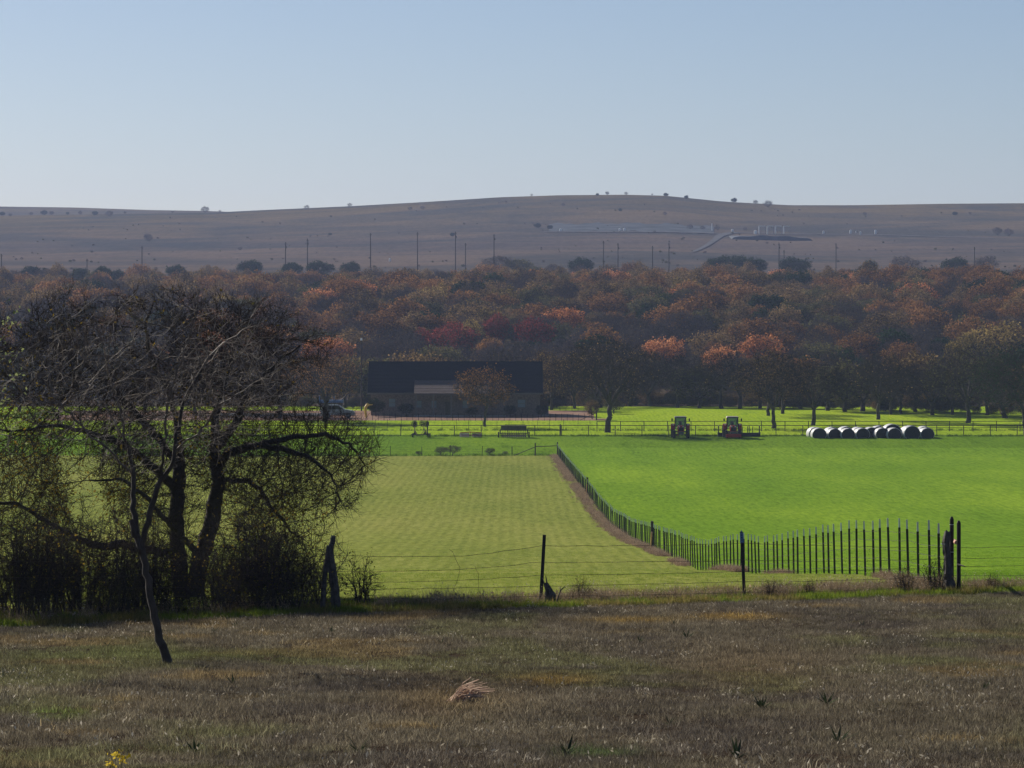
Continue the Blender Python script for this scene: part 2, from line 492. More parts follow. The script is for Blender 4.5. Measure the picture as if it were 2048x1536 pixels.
leafmat('orange_leaf', [(.27, .10, .038), (.52, .20, .075), (.72, .34, .15)], .45, .6)
leafmat('red_leaf', [(.13, .025, .024), (.23, .042, .038), (.34, .085, .06)], .45, .5)
leafmat('yellow_green_leaf', [(.13, .10, .03), (.28, .20, .06), (.46, .33, .11)], .4, .5)
leafmat('olive_leaf', [(.06, .058, .028), (.105, .10, .045), (.17, .155, .065)], .35, .5)
leafmat('evergreen_leaf', [(.014, .028, .013), (.026, .05, .02), (.045, .075, .03)], .2, .5)
leafmat('gray_twig', [(.06, .05, .048), (.10, .082, .078), (.15, .12, .11)], .0, .5)
leafmat('dark_twig', [(.03, .026, .024), (.05, .042, .037), (.08, .065, .055)], .0, .5)
simple('bark', (.060, .049, .040), .9, 0, .35, 5, .6)
simple('pale_bark', (.16, .13, .105), .75, 0, .4, 7, .4, .5)
simple('old_wood', (.085, .075, .066), .85, 0, .4, 9, .7)
simple('pink_lit_wood', (.62, .33, .22), .6, 0, .15, 9)  # sunlight on rail and braces is put into this pink; rake arms share it
simple('black_steel', (.018, .018, .02), .5, .2, .2, 20)
simple('post_paint', (.012, .018, .016), .45, 0, .2, 20)
simple('white_tip', (.55, .6, .62), .5, 0, .1, 20)
simple('blue_tip', (.10, .20, .38), .5, 0, .1, 20)
simple('rusty_wire', (.05, .038, .03), .6, .5, .3, 20)
simple('pipe_rust', (.035, .026, .022), .7, .2, .3, 8)
simple('red_paint', (.38, .024, .02), .4, 0, .12, 3)
simple('gray_paint', (.10, .10, .105), .5, .2, .2, 3)
simple('rubber', (.016, .016, .017), .8, 0, .2, 8)
simple('cream_paint', (.55, .45, .36), .45, 0, .08, 3)
simple('drill_olive', (.09, .075, .03), .6, 0, .3, 3)
simple('seat_black', (.01, .01, .01), .7)
simple('bale_wrap', (.62, .62, .61), .42, 0, .06, 3, .3)
simple('bale_end', (.022, .024, .027), .9, 0, .35, 14, .8)
simple('shingle', (.020, .024, .036), .85, 0, .22, 5, .3, .05)
simple('porch_shingle', (.13, .105, .10), .85, 0, .2, 5, .3, .04)
simple('stone_wall', (.20, .155, .12), .85, 0, .35, 3.5, .5)
simple('trim', (.17, .15, .13), .6, 0, .1)
simple('window_glass', (.20, .26, .30), .08, 0, .1, 1, 0, .6)
simple('car_silver', (.26, .28, .31), .35, .2, .05, 1, 0, .6)
simple('car_glass', (.02, .022, .025), .05, 0, .1, 1, 0, .6)
simple('white_paint', (.8, .8, .78), .45, 0, .05)
simple('yellow_paint', (.75, .5, .06), .45, 0, .08)
simple('pole_wood', (.05, .04, .034), .85, 0, .3, 4)
simple('site_gravel', (.085, .095, .105), .9, 0, .35, .08, 0, 0.)
simple('pad_gravel', (.115, .115, .12), .9, 0, .25, .3, 0, 0.)
simple('concrete', (.33, .31, .28), .9, 0, .15, 2)

m, N, L = newmat('cab_glass')
tr = N.new('ShaderNodeBsdfTransparent'); tr.inputs[0].default_value = (.30, .42, .41, 1)
gl = N.new('ShaderNodeBsdfGlossy'); gl.inputs['Roughness'].default_value = .03
fr = N.new('ShaderNodeFresnel'); fr.inputs[0].default_value = 1.5
mx = N.new('ShaderNodeMixShader'); o = N.new('ShaderNodeOutputMaterial')
L.new(fr.outputs[0], mx.inputs[0]); L.new(tr.outputs[0], mx.inputs[1]); L.new(gl.outputs[0], mx.inputs[2]); L.new(mx.outputs[0], o.inputs[0])

def groundmat(name, build, bump=None, rough=.95):
    m, N, L = newmat(name)
    pos = N.new('ShaderNodeNewGeometry').outputs['Position']
    c = build(N, L, pos)
    d = N.new('ShaderNodeBsdfDiffuse'); o = N.new('ShaderNodeOutputMaterial'); L.new(c, d.inputs[0])
    if bump:
        sc, st, di = bump
        bp = N.new('ShaderNodeBump'); bp.inputs['Strength'].default_value = st; bp.inputs['Distance'].default_value = di
        L.new(noise(N, L, mapping(N, L, pos, sc), 1.0, 5, .65), bp.inputs['Height']); L.new(bp.outputs[0], d.inputs['Normal'])
    L.new(d.outputs[0], o.inputs[0])
    return m

def g_pasture(N, L, pos):
    f = noise(N, L, mapping(N, L, pos, (.25, .12, .25)), 1, 4, .6)
    c = ramp(N, L, f, [(.34, (.050, .036, .030)), (.5, (.075, .058, .042)), (.62, (.078, .078, .038)), (.7, (.12, .095, .05))])
    g = noise(N, L, mapping(N, L, pos, (9, 9, 9)), 1, 4, .7)
    return mixc(N, L, .8, c, ramp(N, L, g, [(.35, (.35, .33, .32)), (.68, (1.25, 1.2, 1.1))]), 'MULTIPLY')
groundmat('pasture_soil', g_pasture, ((7, 7, 7), 1.0, .12))

def g_verge(N, L, pos):
    f = noise(N, L, mapping(N, L, pos, (.7, .5, .7)), 1, 4, .65)
    return ramp(N, L, f, [(.32, (.075, .055, .035)), (.48, (.12, .12, .03)), (.62, (.16, .17, .035)), (.75, (.19, .165, .06))])
groundmat('verge_soil', g_verge, ((6, 6, 6), 1.0, .1))

def wheat(cols, row, spots, dist=5.):
    def b(N, L, pos):
        big = noise(N, L, mapping(N, L, pos, (.07, .014, .02)), 1, 5, .6)
        c = ramp(N, L, big, [(.3, cols[0]), (.5, cols[1]), (.7, cols[2])])
        if row:
            wv = N.new('ShaderNodeTexWave'); wv.wave_type = 'BANDS'; wv.bands_direction = 'X'; wv.wave_profile = 'SIN'
            wv.inputs['Scale'].default_value = .40; wv.inputs['Distortion'].default_value = dist; wv.inputs['Detail'].default_value = 1
            wv.inputs['Detail Scale'].default_value = 1.
            L.new(mapping(N, L, pos, (1, .035, .035)), wv.inputs['Vector'])
            c = mixc(N, L, row, c, ramp(N, L, wv.outputs['Fac'], [(.2, (.55, .6, .5)), (.8, (1.35, 1.25, 1.35))]), 'MULTIPLY')
        g = noise(N, L, mapping(N, L, pos, (2.6, .32, 1)), 1, 5, .75)
        c = mixc(N, L, .8, c, ramp(N, L, g, [(.3, (.52, .58, .5)), (.5, (1, 1, 1)), (.72, (1.42, 1.35, 1.5))]), 'MULTIPLY')
        s_ = noise(N, L, mapping(N, L, pos, (.55, .06, .4)), 1, 3, .6)
        return mixc(N, L, .7, c, ramp(N, L, s_, [(.3, spots), (.42, (1, 1, 1))]), 'MULTIPLY')
    return b
groundmat('sparse_wheat', wheat([(.165, .20, .042), (.21, .235, .052), (.245, .255, .064)], .15, (.86, .86, .8), 1.4), ((1.2, .5, 1), .4, .15))
groundmat('dense_wheat', wheat([(.12, .22, .02), (.15, .255, .022), (.20, .31, .026)], .08, (.82, .86, .8)), ((1.2, .5, 1), .35, .12))
groundmat('far_wheat', wheat([(.20, .30, .02), (.27, .38, .022), (.30, .38, .03)], .12, (.7, .8, .7), 3.), ((1, .4, 1), .3, .15))
groundmat('rough_meadow', wheat([(.10, .185, .015), (.125, .215, .018), (.155, .25, .02)], .0, (.55, .62, .5)), ((1, .4, 1), .7, .3))
def g_dirt(N, L, pos):
    f = noise(N, L, mapping(N, L, pos, (.2, .1, .2)), 1, 4, .6)
    return ramp(N, L, f, [(.3, (.19, .115, .085)), (.5, (.27, .175, .13)), (.7, (.34, .24, .185))])
groundmat('bare_dirt', g_dirt, ((2, 2, 2), .4, .1))
def g_litter(N, L, pos):
    f = noise(N, L, mapping(N, L, pos, (.3, .1, .2)), 1, 4, .6)
    return ramp(N, L, f, [(.3, (.05, .04, .03)), (.6, (.09, .065, .045))])
groundmat('leaf_litter', g_litter)
def g_prairie(N, L, pos):
    sp = N.new('ShaderNodeSeparateXYZ'); L.new(pos, sp.inputs[0])
    f = noise(N, L, mapping(N, L, pos, (.0052, .0075, .02)), 1, 5, .66, .8)
    c = ramp(N, L, f, [(.36, (.040, .040, .040)), (.45, (.075, .062, .050)), (.54, (.12, .088, .058)), (.66, (.15, .108, .072))])
    # tan grass high on the hill, greyer brush on the lower slopes
    up = N.new('ShaderNodeMapRange'); up.inputs[1].default_value = 1900; up.inputs[2].default_value = 2450; L.new(sp.outputs[1], up.inputs[0])
    c2 = mixc(N, L, up.outputs[0], mixc(N, L, .45, c, (.125, .10, .095)), mixc(N, L, .5, c, (.135, .104, .04)))
    st = noise(N, L, mapping(N, L, pos, (.0060, .0050, .01)), 1, 5, .62, .8)
    c2 = mixc(N, L, ramp(N, L, st, [(.46, (0, 0, 0)), (.62, (.7, .7, .7))]), c2, (.036, .045, .050))
    g = noise(N, L, mapping(N, L, pos, (.35, .05, .3)), 1, 4, .7)
    return mixc(N, L, .6, c2, ramp(N, L, g, [(.3, (.7, .7, .7)), (.7, (1.25, 1.25, 1.25))]), 'MULTIPLY')
groundmat('prairie_grass', g_prairie, ((.3, .06, .3), .5, 1.))

# ------------------------------------------------------------------ the ground, cut into its fields along shared edges
def rows():
    r = [-290, -150, -80, -40, -10, 5, 15, 22, 27]
    y = 30.
    while y < 110: r.append(y); y += .3
    while y < 500: r.append(y); y *= 1.0085
    while y < 1320: r.append(y); y += 6
    while y < 4500: r.append(y); y *= 1.012
    # exact lines where one kind of ground ends
    for e_ in (71.2, 74.4, 451., 496., 537., 575., 612., 1180.):
        k = int(np.argmin([abs(q - e_) for q in r])); r[k] = e_
    r.append(4560.)
    return np.array(r)
RR = rows()
def slant(r): return sstep(44, 68, r) * (1 - sstep(90, 122, r))
nU = 70
ui = np.concatenate([-np.linspace(1, 0, nU, endpoint=False), [0], np.linspace(1, 0, nU, endpoint=False)[::-1]])
def gridxy(r):
    sc = .16 * np.maximum(r, 0) + 6
    sc = np.where(r > 451, sc + 14, sc)
    fx = FX(r) * np.ones_like(r)
    X = fx[:, None] + ui[None, :] * sc[:, None] * 1.12
    left = np.stack([np.full(len(r), -1500.), np.full(len(r), -1150.)], 1); right = np.stack([np.full(len(r), 1150.), np.full(len(r), 1500.)], 1)
    X = np.concatenate([left, X, right], 1)
    Y = r[:, None] + .68 * np.clip(X, -14, 14) * slant(r)[:, None]
    return X, Y
GX, GY = gridxy(RR)
GZ = H(GX, GY)
nr, nc = GX.shape
V = np.stack([GX, GY, GZ], 2).reshape(-1, 3)
ii, jj = np.meshgrid(np.arange(nr - 1), np.arange(nc - 1), indexing='ij')
Q = np.stack([ii * nc + jj, ii * nc + jj + 1, (ii + 1) * nc + jj + 1, (ii + 1) * nc + jj], 2)
rc = (RR[:-1] + RR[1:]) / 2; R2 = np.broadcast_to(rc[:, None], ii.shape)
xc = (GX[:-1, :-1] + GX[1:, 1:]) / 2; mid = 2 + nU
right_side = jj >= mid
dirt_edge = (xc > -70) & (xc < 13.5)
pasture_m = R2 < 71.2
verge_m = (R2 >= 71.2) & (R2 < 74.4)
lf = (R2 >= 74.4) & (R2 < 451) & ~right_side
rf = (R2 >= 74.4) & (R2 < 470) & right_side
mead = (R2 >= 451) & (R2 < 496) & ~rf
dirt = (R2 >= 537) & (R2 < 575) & dirt_edge
farw = (R2 >= 496) & (R2 < 612) & ~dirt
floor_ = (R2 >= 612) & (R2 < 1180)
hill = R2 >= 1180
for nm, mask, mt in (('pasture_ground', pasture_m, 'pasture_soil'), ('verge_ground', verge_m, 'verge_soil'), ('stubble_field', lf, 'sparse_wheat'), ('green_field', rf, 'dense_wheat'),
                     ('meadow_ground', mead, 'rough_meadow'), ('far_field', farw, 'far_wheat'), ('dirt_yard', dirt, 'bare_dirt'),
                     ('woodland_ground', floor_, 'leaf_litter'), ('prairie_hill', hill, 'prairie_grass')):
    q = Q[mask]
    used, inv = np.unique(q.ravel(), return_inverse=True)
    o = link(nm, mesh_np(nm, V[used], [inv.reshape(-1, 4)], mt, smooth=True)); structure(o)

# ------------------------------------------------------------------ scattering of what nobody could count
def scatter(name, protos, pts, rz=None, sc=None, tint=None, tilt=None, kind='stuff', label=None):
    n = len(pts)
    r_ = np.random.default_rng(len(name) * 31 + n)
    me = bpy.data.meshes.new(name); me.vertices.add(n); me.vertices.foreach_set('co', np.asarray(pts, np.float32).ravel())
    def at(nm, typ, data, key='value'):
        A_ = me.attributes.new(nm, typ, 'POINT'); A_.data.foreach_set(key, np.asarray(data).ravel())
    rot = np.zeros((n, 3), np.float32); rot[:, 2] = r_.uniform(0, 6.283, n) if rz is None else rz
    if tilt is not None: rot[:, 0] = r_.normal(0, tilt, n); rot[:, 1] = r_.normal(0, tilt, n)
    at('rot', 'FLOAT_VECTOR', rot, 'vector')
    at('sc', 'FLOAT', (r_.uniform(.7, 1.3, n) if sc is None else sc).astype(np.float32))
    at('idx', 'INT', r_.integers(0, len(protos), n).astype(np.int32))
    t = np.ones((n, 4), np.float32); t[:, :3] = tint if tint is not None else 1
    at('tint', 'FLOAT_COLOR', t, 'color')
    me.update()
    o = link(name, me)
    col = bpy.data.collections.new(name + '_kinds')
    for i, p in enumerate(protos):
        q = bpy.data.objects.new('%s_%02d' % (name, i), p); col.objects.link(q)
    ng = bpy.data.node_groups.new(name, 'GeometryNodeTree')
    ng.interface.new_socket('Geometry', in_out='INPUT', socket_type='NodeSocketGeometry')
    ng.interface.new_socket('Geometry', in_out='OUTPUT', socket_type='NodeSocketGeometry')
    N = ng.nodes; L = ng.links
    gi = N.new('NodeGroupInput'); go = N.new('NodeGroupOutput'); ip = N.new('GeometryNodeInstanceOnPoints')
    ci = N.new('GeometryNodeCollectionInfo'); ci.inputs[0].default_value = col
    ci.inputs['Separate Children'].default_value = True; ci.inputs['Reset Children'].default_value = True
    def na(nm, dt):
        a_ = N.new('GeometryNodeInputNamedAttribute'); a_.data_type = dt; a_.inputs[0].default_value = nm; return a_.outputs[0]
    L.new(gi.outputs[0], ip.inputs['Points']); L.new(ci.outputs[0], ip.inputs['Instance']); ip.inputs['Pick Instance'].default_value = True
    L.new(na('idx', 'INT'), ip.inputs['Instance Index'])
    er = N.new('FunctionNodeEulerToRotation'); L.new(na('rot', 'FLOAT_VECTOR'), er.inputs[0]); L.new(er.outputs[0], ip.inputs['Rotation'])
    L.new(na('sc', 'FLOAT'), ip.inputs['Scale']); L.new(ip.outputs[0], go.inputs[0])
    md = o.modifiers.new('scatter', 'NODES'); md.node_group = ng
    o['kind'] = kind
    if label: o['label'] = label
    return o

def blade_clump(name, n, rad, h, wdt, lean, mats, seed, extra=0, leafy=0.):
    rg = np.random.default_rng(seed)
    P = np.zeros((n, 3)); P[:, :2] = rg.normal(0, rad, (n, 2)); P[:, 2] = -.03
    D = rg.normal(0, lean, (n, 3)); D[:, 2] = 1; D /= np.linalg.norm(D, axis=1, keepdims=True)
    hh = h * rg.uniform(.45, 1.2, n)[:, None]
    mid_ = P + D * hh * .55; D2 = D + rg.normal(0, lean * 1.3, (n, 3)); D2 /= np.linalg.norm(D2, axis=1, keepdims=True); tip = mid_ + D2 * hh * .5
    an = rg.uniform(0, 6.28, n); u = np.stack([np.cos(an), np.sin(an), an * 0], 1) * wdt * .5
    V_ = np.stack([P - u, P + u, mid_ + u * .8, mid_ - u * .8, tip], 1).reshape(-1, 3)
    b = np.arange(n) * 5
    A_ = Acc(); A_.add(V_, np.stack([b, b + 1, b + 2, b + 3], 1), 0); A_.add(np.zeros((0, 3)), np.stack([b + 3, b + 2, b + 4], 1) - 0, 0)
    A_.F[-1] = np.stack([b + 3, b + 2, b + 4], 1)
    if extra:
        k = rg.integers(0, n, extra); V2, F2 = leafquads(tip[k] + rg.normal(0, .01, (extra, 3)), .019, rg, asp=.4); A_.add(V2, F2, 1)
    if leafy:
        k = rg.integers(0, n, int(leafy)); V2, F2 = leafquads(mid_[k] + rg.normal(0, .03, (len(k), 3)), .03, rg); A_.add(V2, F2, 0)
    return A_.mesh(name, mats)

dryp = [blade_clump('dry_clump', 38, .075, .10, .0065, .42, ['dry_grass', 'pale_seed'], 10 + i) for i in range(4)]
seedp = [blade_clump('seedy_clump', 22, .07, .13, .008, .45, ['dry_grass', 'pale_seed'], 20 + i, extra=4 + i) for i in range(3)]

def mott(x, y):
    """patchiness of the pasture: returns tint colours"""
    a_ = fbm(x / 3.2, y / 5.5, 31, 3); b_ = fbm(x / 2.2, y / 3.0, 47, 3); c_ = fbm(x / .9, y / .9, 53, 2)
    brown = np.array([.90, .87, .82]); olive = np.array([.88, .96, .66]); gold = np.array([1.2, 1.02, .70]); dark = np.array([.62, .60, .66])
    t = np.tile(brown, (len(x), 1))
    k = sstep(.50, .66, a_)[:, None]; t = t * (1 - k) + olive * k
    k = (sstep(.62, .72, b_) * .9)[:, None]; t = t * (1 - k) + gold * k
    k = (sstep(.55, .75, 1 - b_) * .8)[:, None]; t = t * (1 - k) + dark * k
    px = 1024 + x * F / y; py = 600 - H(x, y) * F / y
    def spot(cx, cy_, rx, ry): return np.exp(-(((px - cx) / rx) ** 2 + ((py - cy_) / ry) ** 2))
    for cx, cy_, rx, ry, col, kk in ((1110, 1362, 80, 12, (1.7, 1.25, .55), .8), (120, 1430, 60, 10, (.8, 1.2, .4), .9), (1190, 1508, 70, 8, (.6, 1.1, .4), .7),
                                     (1260, 1243, 90, 6, (1.7, 1.3, .5), .8), (1470, 1235, 90, 7, (1.8, 1.35, .5), .8), (260, 1310, 320, 12, (.75, .95, .45), .8),
                                     (900, 1400, 120, 40, (1.35, 1.1, .75), .6), (1500, 1340, 160, 40, (1.2, .95, .65), .4)):
        k = (spot(cx, cy_, rx, ry) * kk)[:, None]; t = t * (1 - k) + np.array(col) * k
    return t * (.84 + .55 * c_[:, None]) * np.array([1.0, 1.03, .95])

def wedge(n, y0, y1, mpx=140, pw=1.0, side=0.):
    """points spread evenly over the ground that the camera could see between y0 and y1"""
    r_ = np.random.default_rng(int(n + y0 * 7))
    y = np.sqrt(r_.uniform(y0 ** 2, y1 ** 2, n) if pw == 1 else (r_.uniform(0, 1, n) ** pw) * (y1 ** 2 - y0 ** 2) + y0 ** 2)
    x = (r_.uniform(-mpx, 2048 + mpx, n) - 1024) * y / F
    x = x * (1 + (side / np.abs((1024 + mpx) * y / F)))
    return x, y
x, y = wedge(78000, 24, 84, 140, 1.0, 4.5)
k = (y < 71.2 + .68 * np.clip(x, -14, 14) + .35 * (fbm(x / 1.2, x * 0, 3) - .5))
x, y = x[k], y[k]
P3 = np.stack([x, y, H(x, y)], 1)
hsc = .62 + .75 * fbm(x / 2.5, y / 3.5, 77, 2)
scatter('dry_grass', dryp, P3, sc=(hsc * rng.uniform(.75, 1.25, len(x))), tint=mott(x, y), tilt=.12)
x, y = wedge(4200, 24, 80, 140, 1.0, 4.5); k = (y < 71 + .68 * x) & (fbm(x / 2.4, y / 3.2, 91, 3) > .47); x, y = x[k], y[k]
scatter('seeding_grass', seedp, np.stack([x, y, H(x, y)], 1), tint=mott(x, y) * 1.15, tilt=.2)

# verge along the near fence: yellow-green grass, dead weeds standing in it
vg = [blade_clump('verge_clump', 26, .08, .17, .009, .3, ['wheat_blade'], 40 + i) for i in range(3)]
n = 13000; x = rng.uniform(-18, 19, n); y = 71.2 + .68 * np.clip(x, -14, 14) + rng.uniform(0, 1, n) ** 1.2 * 5.2
gg = fbm(x / .8, y / .8, 61, 2)
tt = (np.array([1.9, 1.35, 1.5]) + (np.array([2.6, 1.15, 3.4]) - np.array([1.9, 1.35, 1.5])) * sstep(.42, .62, gg)[:, None]) * rng.uniform(.6, 1.15, (n, 1))
scatter('verge_grass', vg, np.stack([x, y, H(x, y)], 1), sc=rng.uniform(.6, 1.25, n), tint=tt, tilt=.1)
dw = [blade_clump('weed_clump', 34, .10, .42, .008, .28, ['weed_stem', 'pale_seed'], 60 + i, extra=5, leafy=14) for i in range(4)]
xs, ys = [], []
for px0, px1, cnt in ((760, 1000, 70), (860, 930, 30), (1000, 1300, 110), (1120, 1230, 60), (1300, 1480, 80), (1500, 1580, 60), (1580, 1800, 120), (1640, 1690, 40), (1780, 1900, 170), (1930, 2080, 70), (-100, 650, 120), (2080, 2600, 120)):
    p = rng.uniform(px0, px1, cnt); yy = 73.0 + .7 * ((p - 1024) / F * 73)
    yy = yy + rng.normal(.35, .45, cnt); xs.append((p - 1024) * yy / F); ys.append(yy)
x, y = np.concatenate(xs), np.concatenate(ys)
scatter('dead_weeds', dw, np.stack([x, y, H(x, y)], 1), sc=rng.uniform(.35, 1.05, len(x)), tint=rng.uniform(.8, 1.35, (len(x), 1)) * np.array([1.3, 1.3, 1.05]), tilt=.15)

# wheat blades on the near parts of both fields
wc = [blade_clump('wheat_tuft', 12, .05, .11, .009, .4, ['wheat_blade'], 80 + i) for i in range(4)]
x, y = wedge(60000, 74, 210, 60, 1.35, 5.)
k = (y > 74.6 + .68 * x * slant(y)) & (np.abs(x - FX(y)) > .3); x, y = x[k], y[k]
lft = x < FX(y)
# drilled rows: tufts stand on lines half a metre apart in the left field
xr = np.round((x + .5 * np.sin(y / 5.)) / .45) * .45 - .5 * np.sin(y / 5.) + rng.normal(0, .15, len(x))
x = np.where(lft, xr, x)
tt = np.where(lft[:, None], np.array([2.2, 1.5, 2.4]), np.array([1.6, 1.45, 1.3])) * (.7 + .6 * fbm(x / 2, y / 6, 5)[:, None])
scatter('wheat_tufts', wc, np.stack([x, y, H(x, y)], 1), sc=rng.uniform(.5, 1.15, len(x)) * np.where(lft, .72, .9), tint=tt)

# the pinkish dead weeds along the foot of the long fence
n = 4600; y = 82 * np.exp(rng.uniform(0, 1, n) ** .8 * math.log(451 / 82)); x = FX(y) + rng.normal(-.30, .23, n) * np.clip(y / 210, .4, 1.5) - .05
k = (fbm(x * 0, y / 5, 8) + .3 * sstep(170, 240, y) > .50); x, y = x[k], y[k]
scatter('fence_weeds', dw, np.stack([x, y, H(x, y)], 1), sc=rng.uniform(.35, .8, len(x)) * np.clip(.7 + y / 600, .7, 1.3), tint=np.array([1.5, 1.38, 1.2]) * rng.uniform(.7, 1.25, (len(x), 1)), tilt=.15)
# tall grass left standing along the far fences
n = 2600; x = rng.uniform(-55, 75, n); yb = rng.choice([451.5, 492.5, 509.], n, p=[.3, .45, .25]); y = yb + rng.normal(0, .6, n)
k = ~((yb < 460) & (x > 5)); x, y = x[k], y[k]
scatter('tall_fence_grass', vg, np.stack([x, y, H(x, y)], 1), sc=rng.uniform(1., 3.2, len(x)), tint=np.array([.8, .75, .8]) * rng.uniform(.6, 1.2, (len(x), 1)))

# ------------------------------------------------------------------ near fence with its mixed posts
def Gp(px, Y): return np.array([PX(px, Y), Y, hz(PX(px, Y), Y)])
nf = thing('barbed_wire_fence', 'near fence of five sagging barbed wires running across the picture below the fields', 'fence', (0, 0, 0))
def lumpy(pts, rads, n=12, seed=0, amp=.12, name='wood'):
    """a weathered round post through the points, radius wandering with height and round the ring"""
    rg = np.random.default_rng(seed); pts = np.asarray(pts, float); k = 14
    seg = np.linalg.norm(np.diff(pts, axis=0), axis=1); cum = np.concatenate([[0], np.cumsum(seg)]); t = np.linspace(0, cum[-1], k)
    P = np.stack([np.interp(t, cum, pts[:, c]) for c in range(3)], 1); R = np.interp(t, cum, rads)
    an = np.arange(n) * 2 * math.pi / n; ph = 1 + amp * rg.normal(size=n); V_ = []
    for i in range(k):
        r = R[i] * ph * (1 + amp * .5 * rg.normal(size=n)); V_ += [(P[i, 0] + r[j] * math.cos(an[j]), P[i, 1] + r[j] * math.sin(an[j]), P[i, 2] + (amp * R[i] * 2 * rg.normal() if i == k - 1 else 0)) for j in range(n)]
    fs = [(i * n + j, i * n + (j + 1) % n, (i + 1) * n + (j + 1) % n, (i + 1) * n + j) for i in range(k - 1) for j in range(n)]
    fs.append(tuple((k - 1) * n + j for j in range(n)))
    m_ = MB(); m_.poly(V_, fs); return m_
def tpost_mb(h, flange=.035):
    m_ = MB(); m_.box(-flange, flange, -.004, .004, -.3, h); m_.box(-.004, .004, .004, .042, -.3, h)
    z = .15
    while z < h: m_.box(-.010, .010, -.012, -.003, z, z + .02); z += .055
    return m_
# split wooden post with its brace at the left
Y0 = 70.0
def at_px(px, py, Y, dy=0.): p = PP(px, py, Y + dy); return p
fpost = lumpy([at_px(674, 1232, Y0), at_px(666, 1150, Y0), at_px(659, 1110, Y0), at_px(660, 1092, Y0)], [.10, .088, .085, .07], seed=4)
tp = MB(); tp = lumpy([at_px(661, 1096, Y0), at_px(665, 1085, Y0), at_px(667, 1072, Y0)], [.055, .05, .045], seed=6, n=8)
o0 = len(fpost.v); fpost.v += tp.v; fpost.f += [tuple(i + o0 for i in f) for f in tp.f]; fpost.m += tp.m
part('wooden_post', fpost.mesh('wooden_post', 'old_wood'), nf, label='weathered split wooden post with a notched top')
br = lumpy([at_px(644, 1236, Y0, -.2), at_px(650, 1150, Y0, 0), at_px(657, 1106, Y0, .15)], [.055, .05, .045], seed=9, n=8)
part('brace', br.mesh('brace', 'old_wood'), nf, label='leaning timber propped against the split post')
# bare steel post leaning at the middle
m_ = tpost_mb(1.45); p = Gp(1081, 73.6); o = part('steel_post', m_.mesh('steel_post', 'black_steel'), nf, p, 'leaning black steel post'); o.rotation_euler = (0, math.radians(3.2), .1)
m_ = tpost_mb(1.44); p = Gp(1489, 76.4); o = part('steel_post', m_.mesh('steel_post_b', 'black_steel'), nf, p, 'upright black steel post with a blue top'); o.rotation_euler = (0, math.radians(-2.6), 0)
tipm = MB(); tipm.box(-.040, .040, -.009, .009, 1.2, 1.42, top=.9).box(-.02, .02, -.006, .006, 1.42, 1.47, top=.4); o2 = part('post_tip', tipm.mesh('post_tip', 'blue_tip'), o)
for px, lb in ((-160, 'steel post hidden in the thicket at the far left'), (2230, 'steel post beyond the corner posts'), (2620, 'last steel post at the right')):
    Y = 72.45 / (1 - .68 * (px - 1024) / F); o = part('steel_post', bpy.data.meshes['steel_post'], nf, Gp(px, Y), lb)
# corner: two round pipe posts, the old thick post and the rail behind them
YC = 79.
def roundpost(px, topy, boty, Y, r, dom=.06):
    g = PP(px, boty, Y); t = PP(px, topy, Y); m2 = MB(); h = t[2] - g[2]
    m2.cyl((0, 0, -.3), (0, 0, h - dom), r, n=14).cyl((0, 0, h - dom), (0, 0, h), r, r * .45, n=14); return m2, g
for px, ty, Y, lb in ((1903.5, 1033, YC + .5, 'taller dark round corner post'), (1917.5, 1041, YC, 'right dark round corner post')):
    m2, g = roundpost(px, ty, 1190, Y, .046); part('corner_post', m2.mesh('corner_post', 'old_wood' if False else 'pipe_rust'), nf, g, lb)
op = lumpy([at_px(1899, 1200, YC), at_px(1896, 1150, YC), at_px(1894, 1110, YC), at_px(1891, 1090, YC), at_px(1893, 1077, YC), at_px(1894, 1063, YC)], [.17, .115, .085, .08, .105, .065], seed=12, amp=.16)
part('old_post', op.mesh('old_post', 'old_wood'), nf, label='thick gnarled old wooden post beside the corner posts')
ra = MB(); ra.cyl(tuple(at_px(1898, 1077, YC, 2.3)), tuple(at_px(1913, 1085, YC, .05)), .05, .045, n=12)
part('rail', ra.mesh('rail', 'pink_lit_wood'), nf, label='rail wedged between the corner posts with sunlight painted pinkish into its colour')  # pink base colour stands in for sun on the rail
ra = MB(); ra.cyl(tuple(at_px(1916, 1129, YC, -.04)), tuple(at_px(1931, 1133, YC, -.3)), .022, .012, n=8); part('peg', ra.mesh('peg', 'old_wood'), nf)
for py in (1049, 1104):
    c = at_px(1903.5, py, YC + .5); bd_ = MB(); bd_.cyl((c[0], c[1], c[2] - .006), (c[0], c[1], c[2] + .006), .0475, n=14, caps=False); part('wire_binding', bd_.mesh('wire_binding', 'white_tip'), nf)
c = at_px(1890, 1088, YC); bd_ = MB(); bd_.cyl((c[0], c[1], c[2]), (c[0], c[1], c[2] + .01), .093, n=14, caps=False); part('wire_binding', bd_.mesh('wire_binding', 'white_tip'), nf)

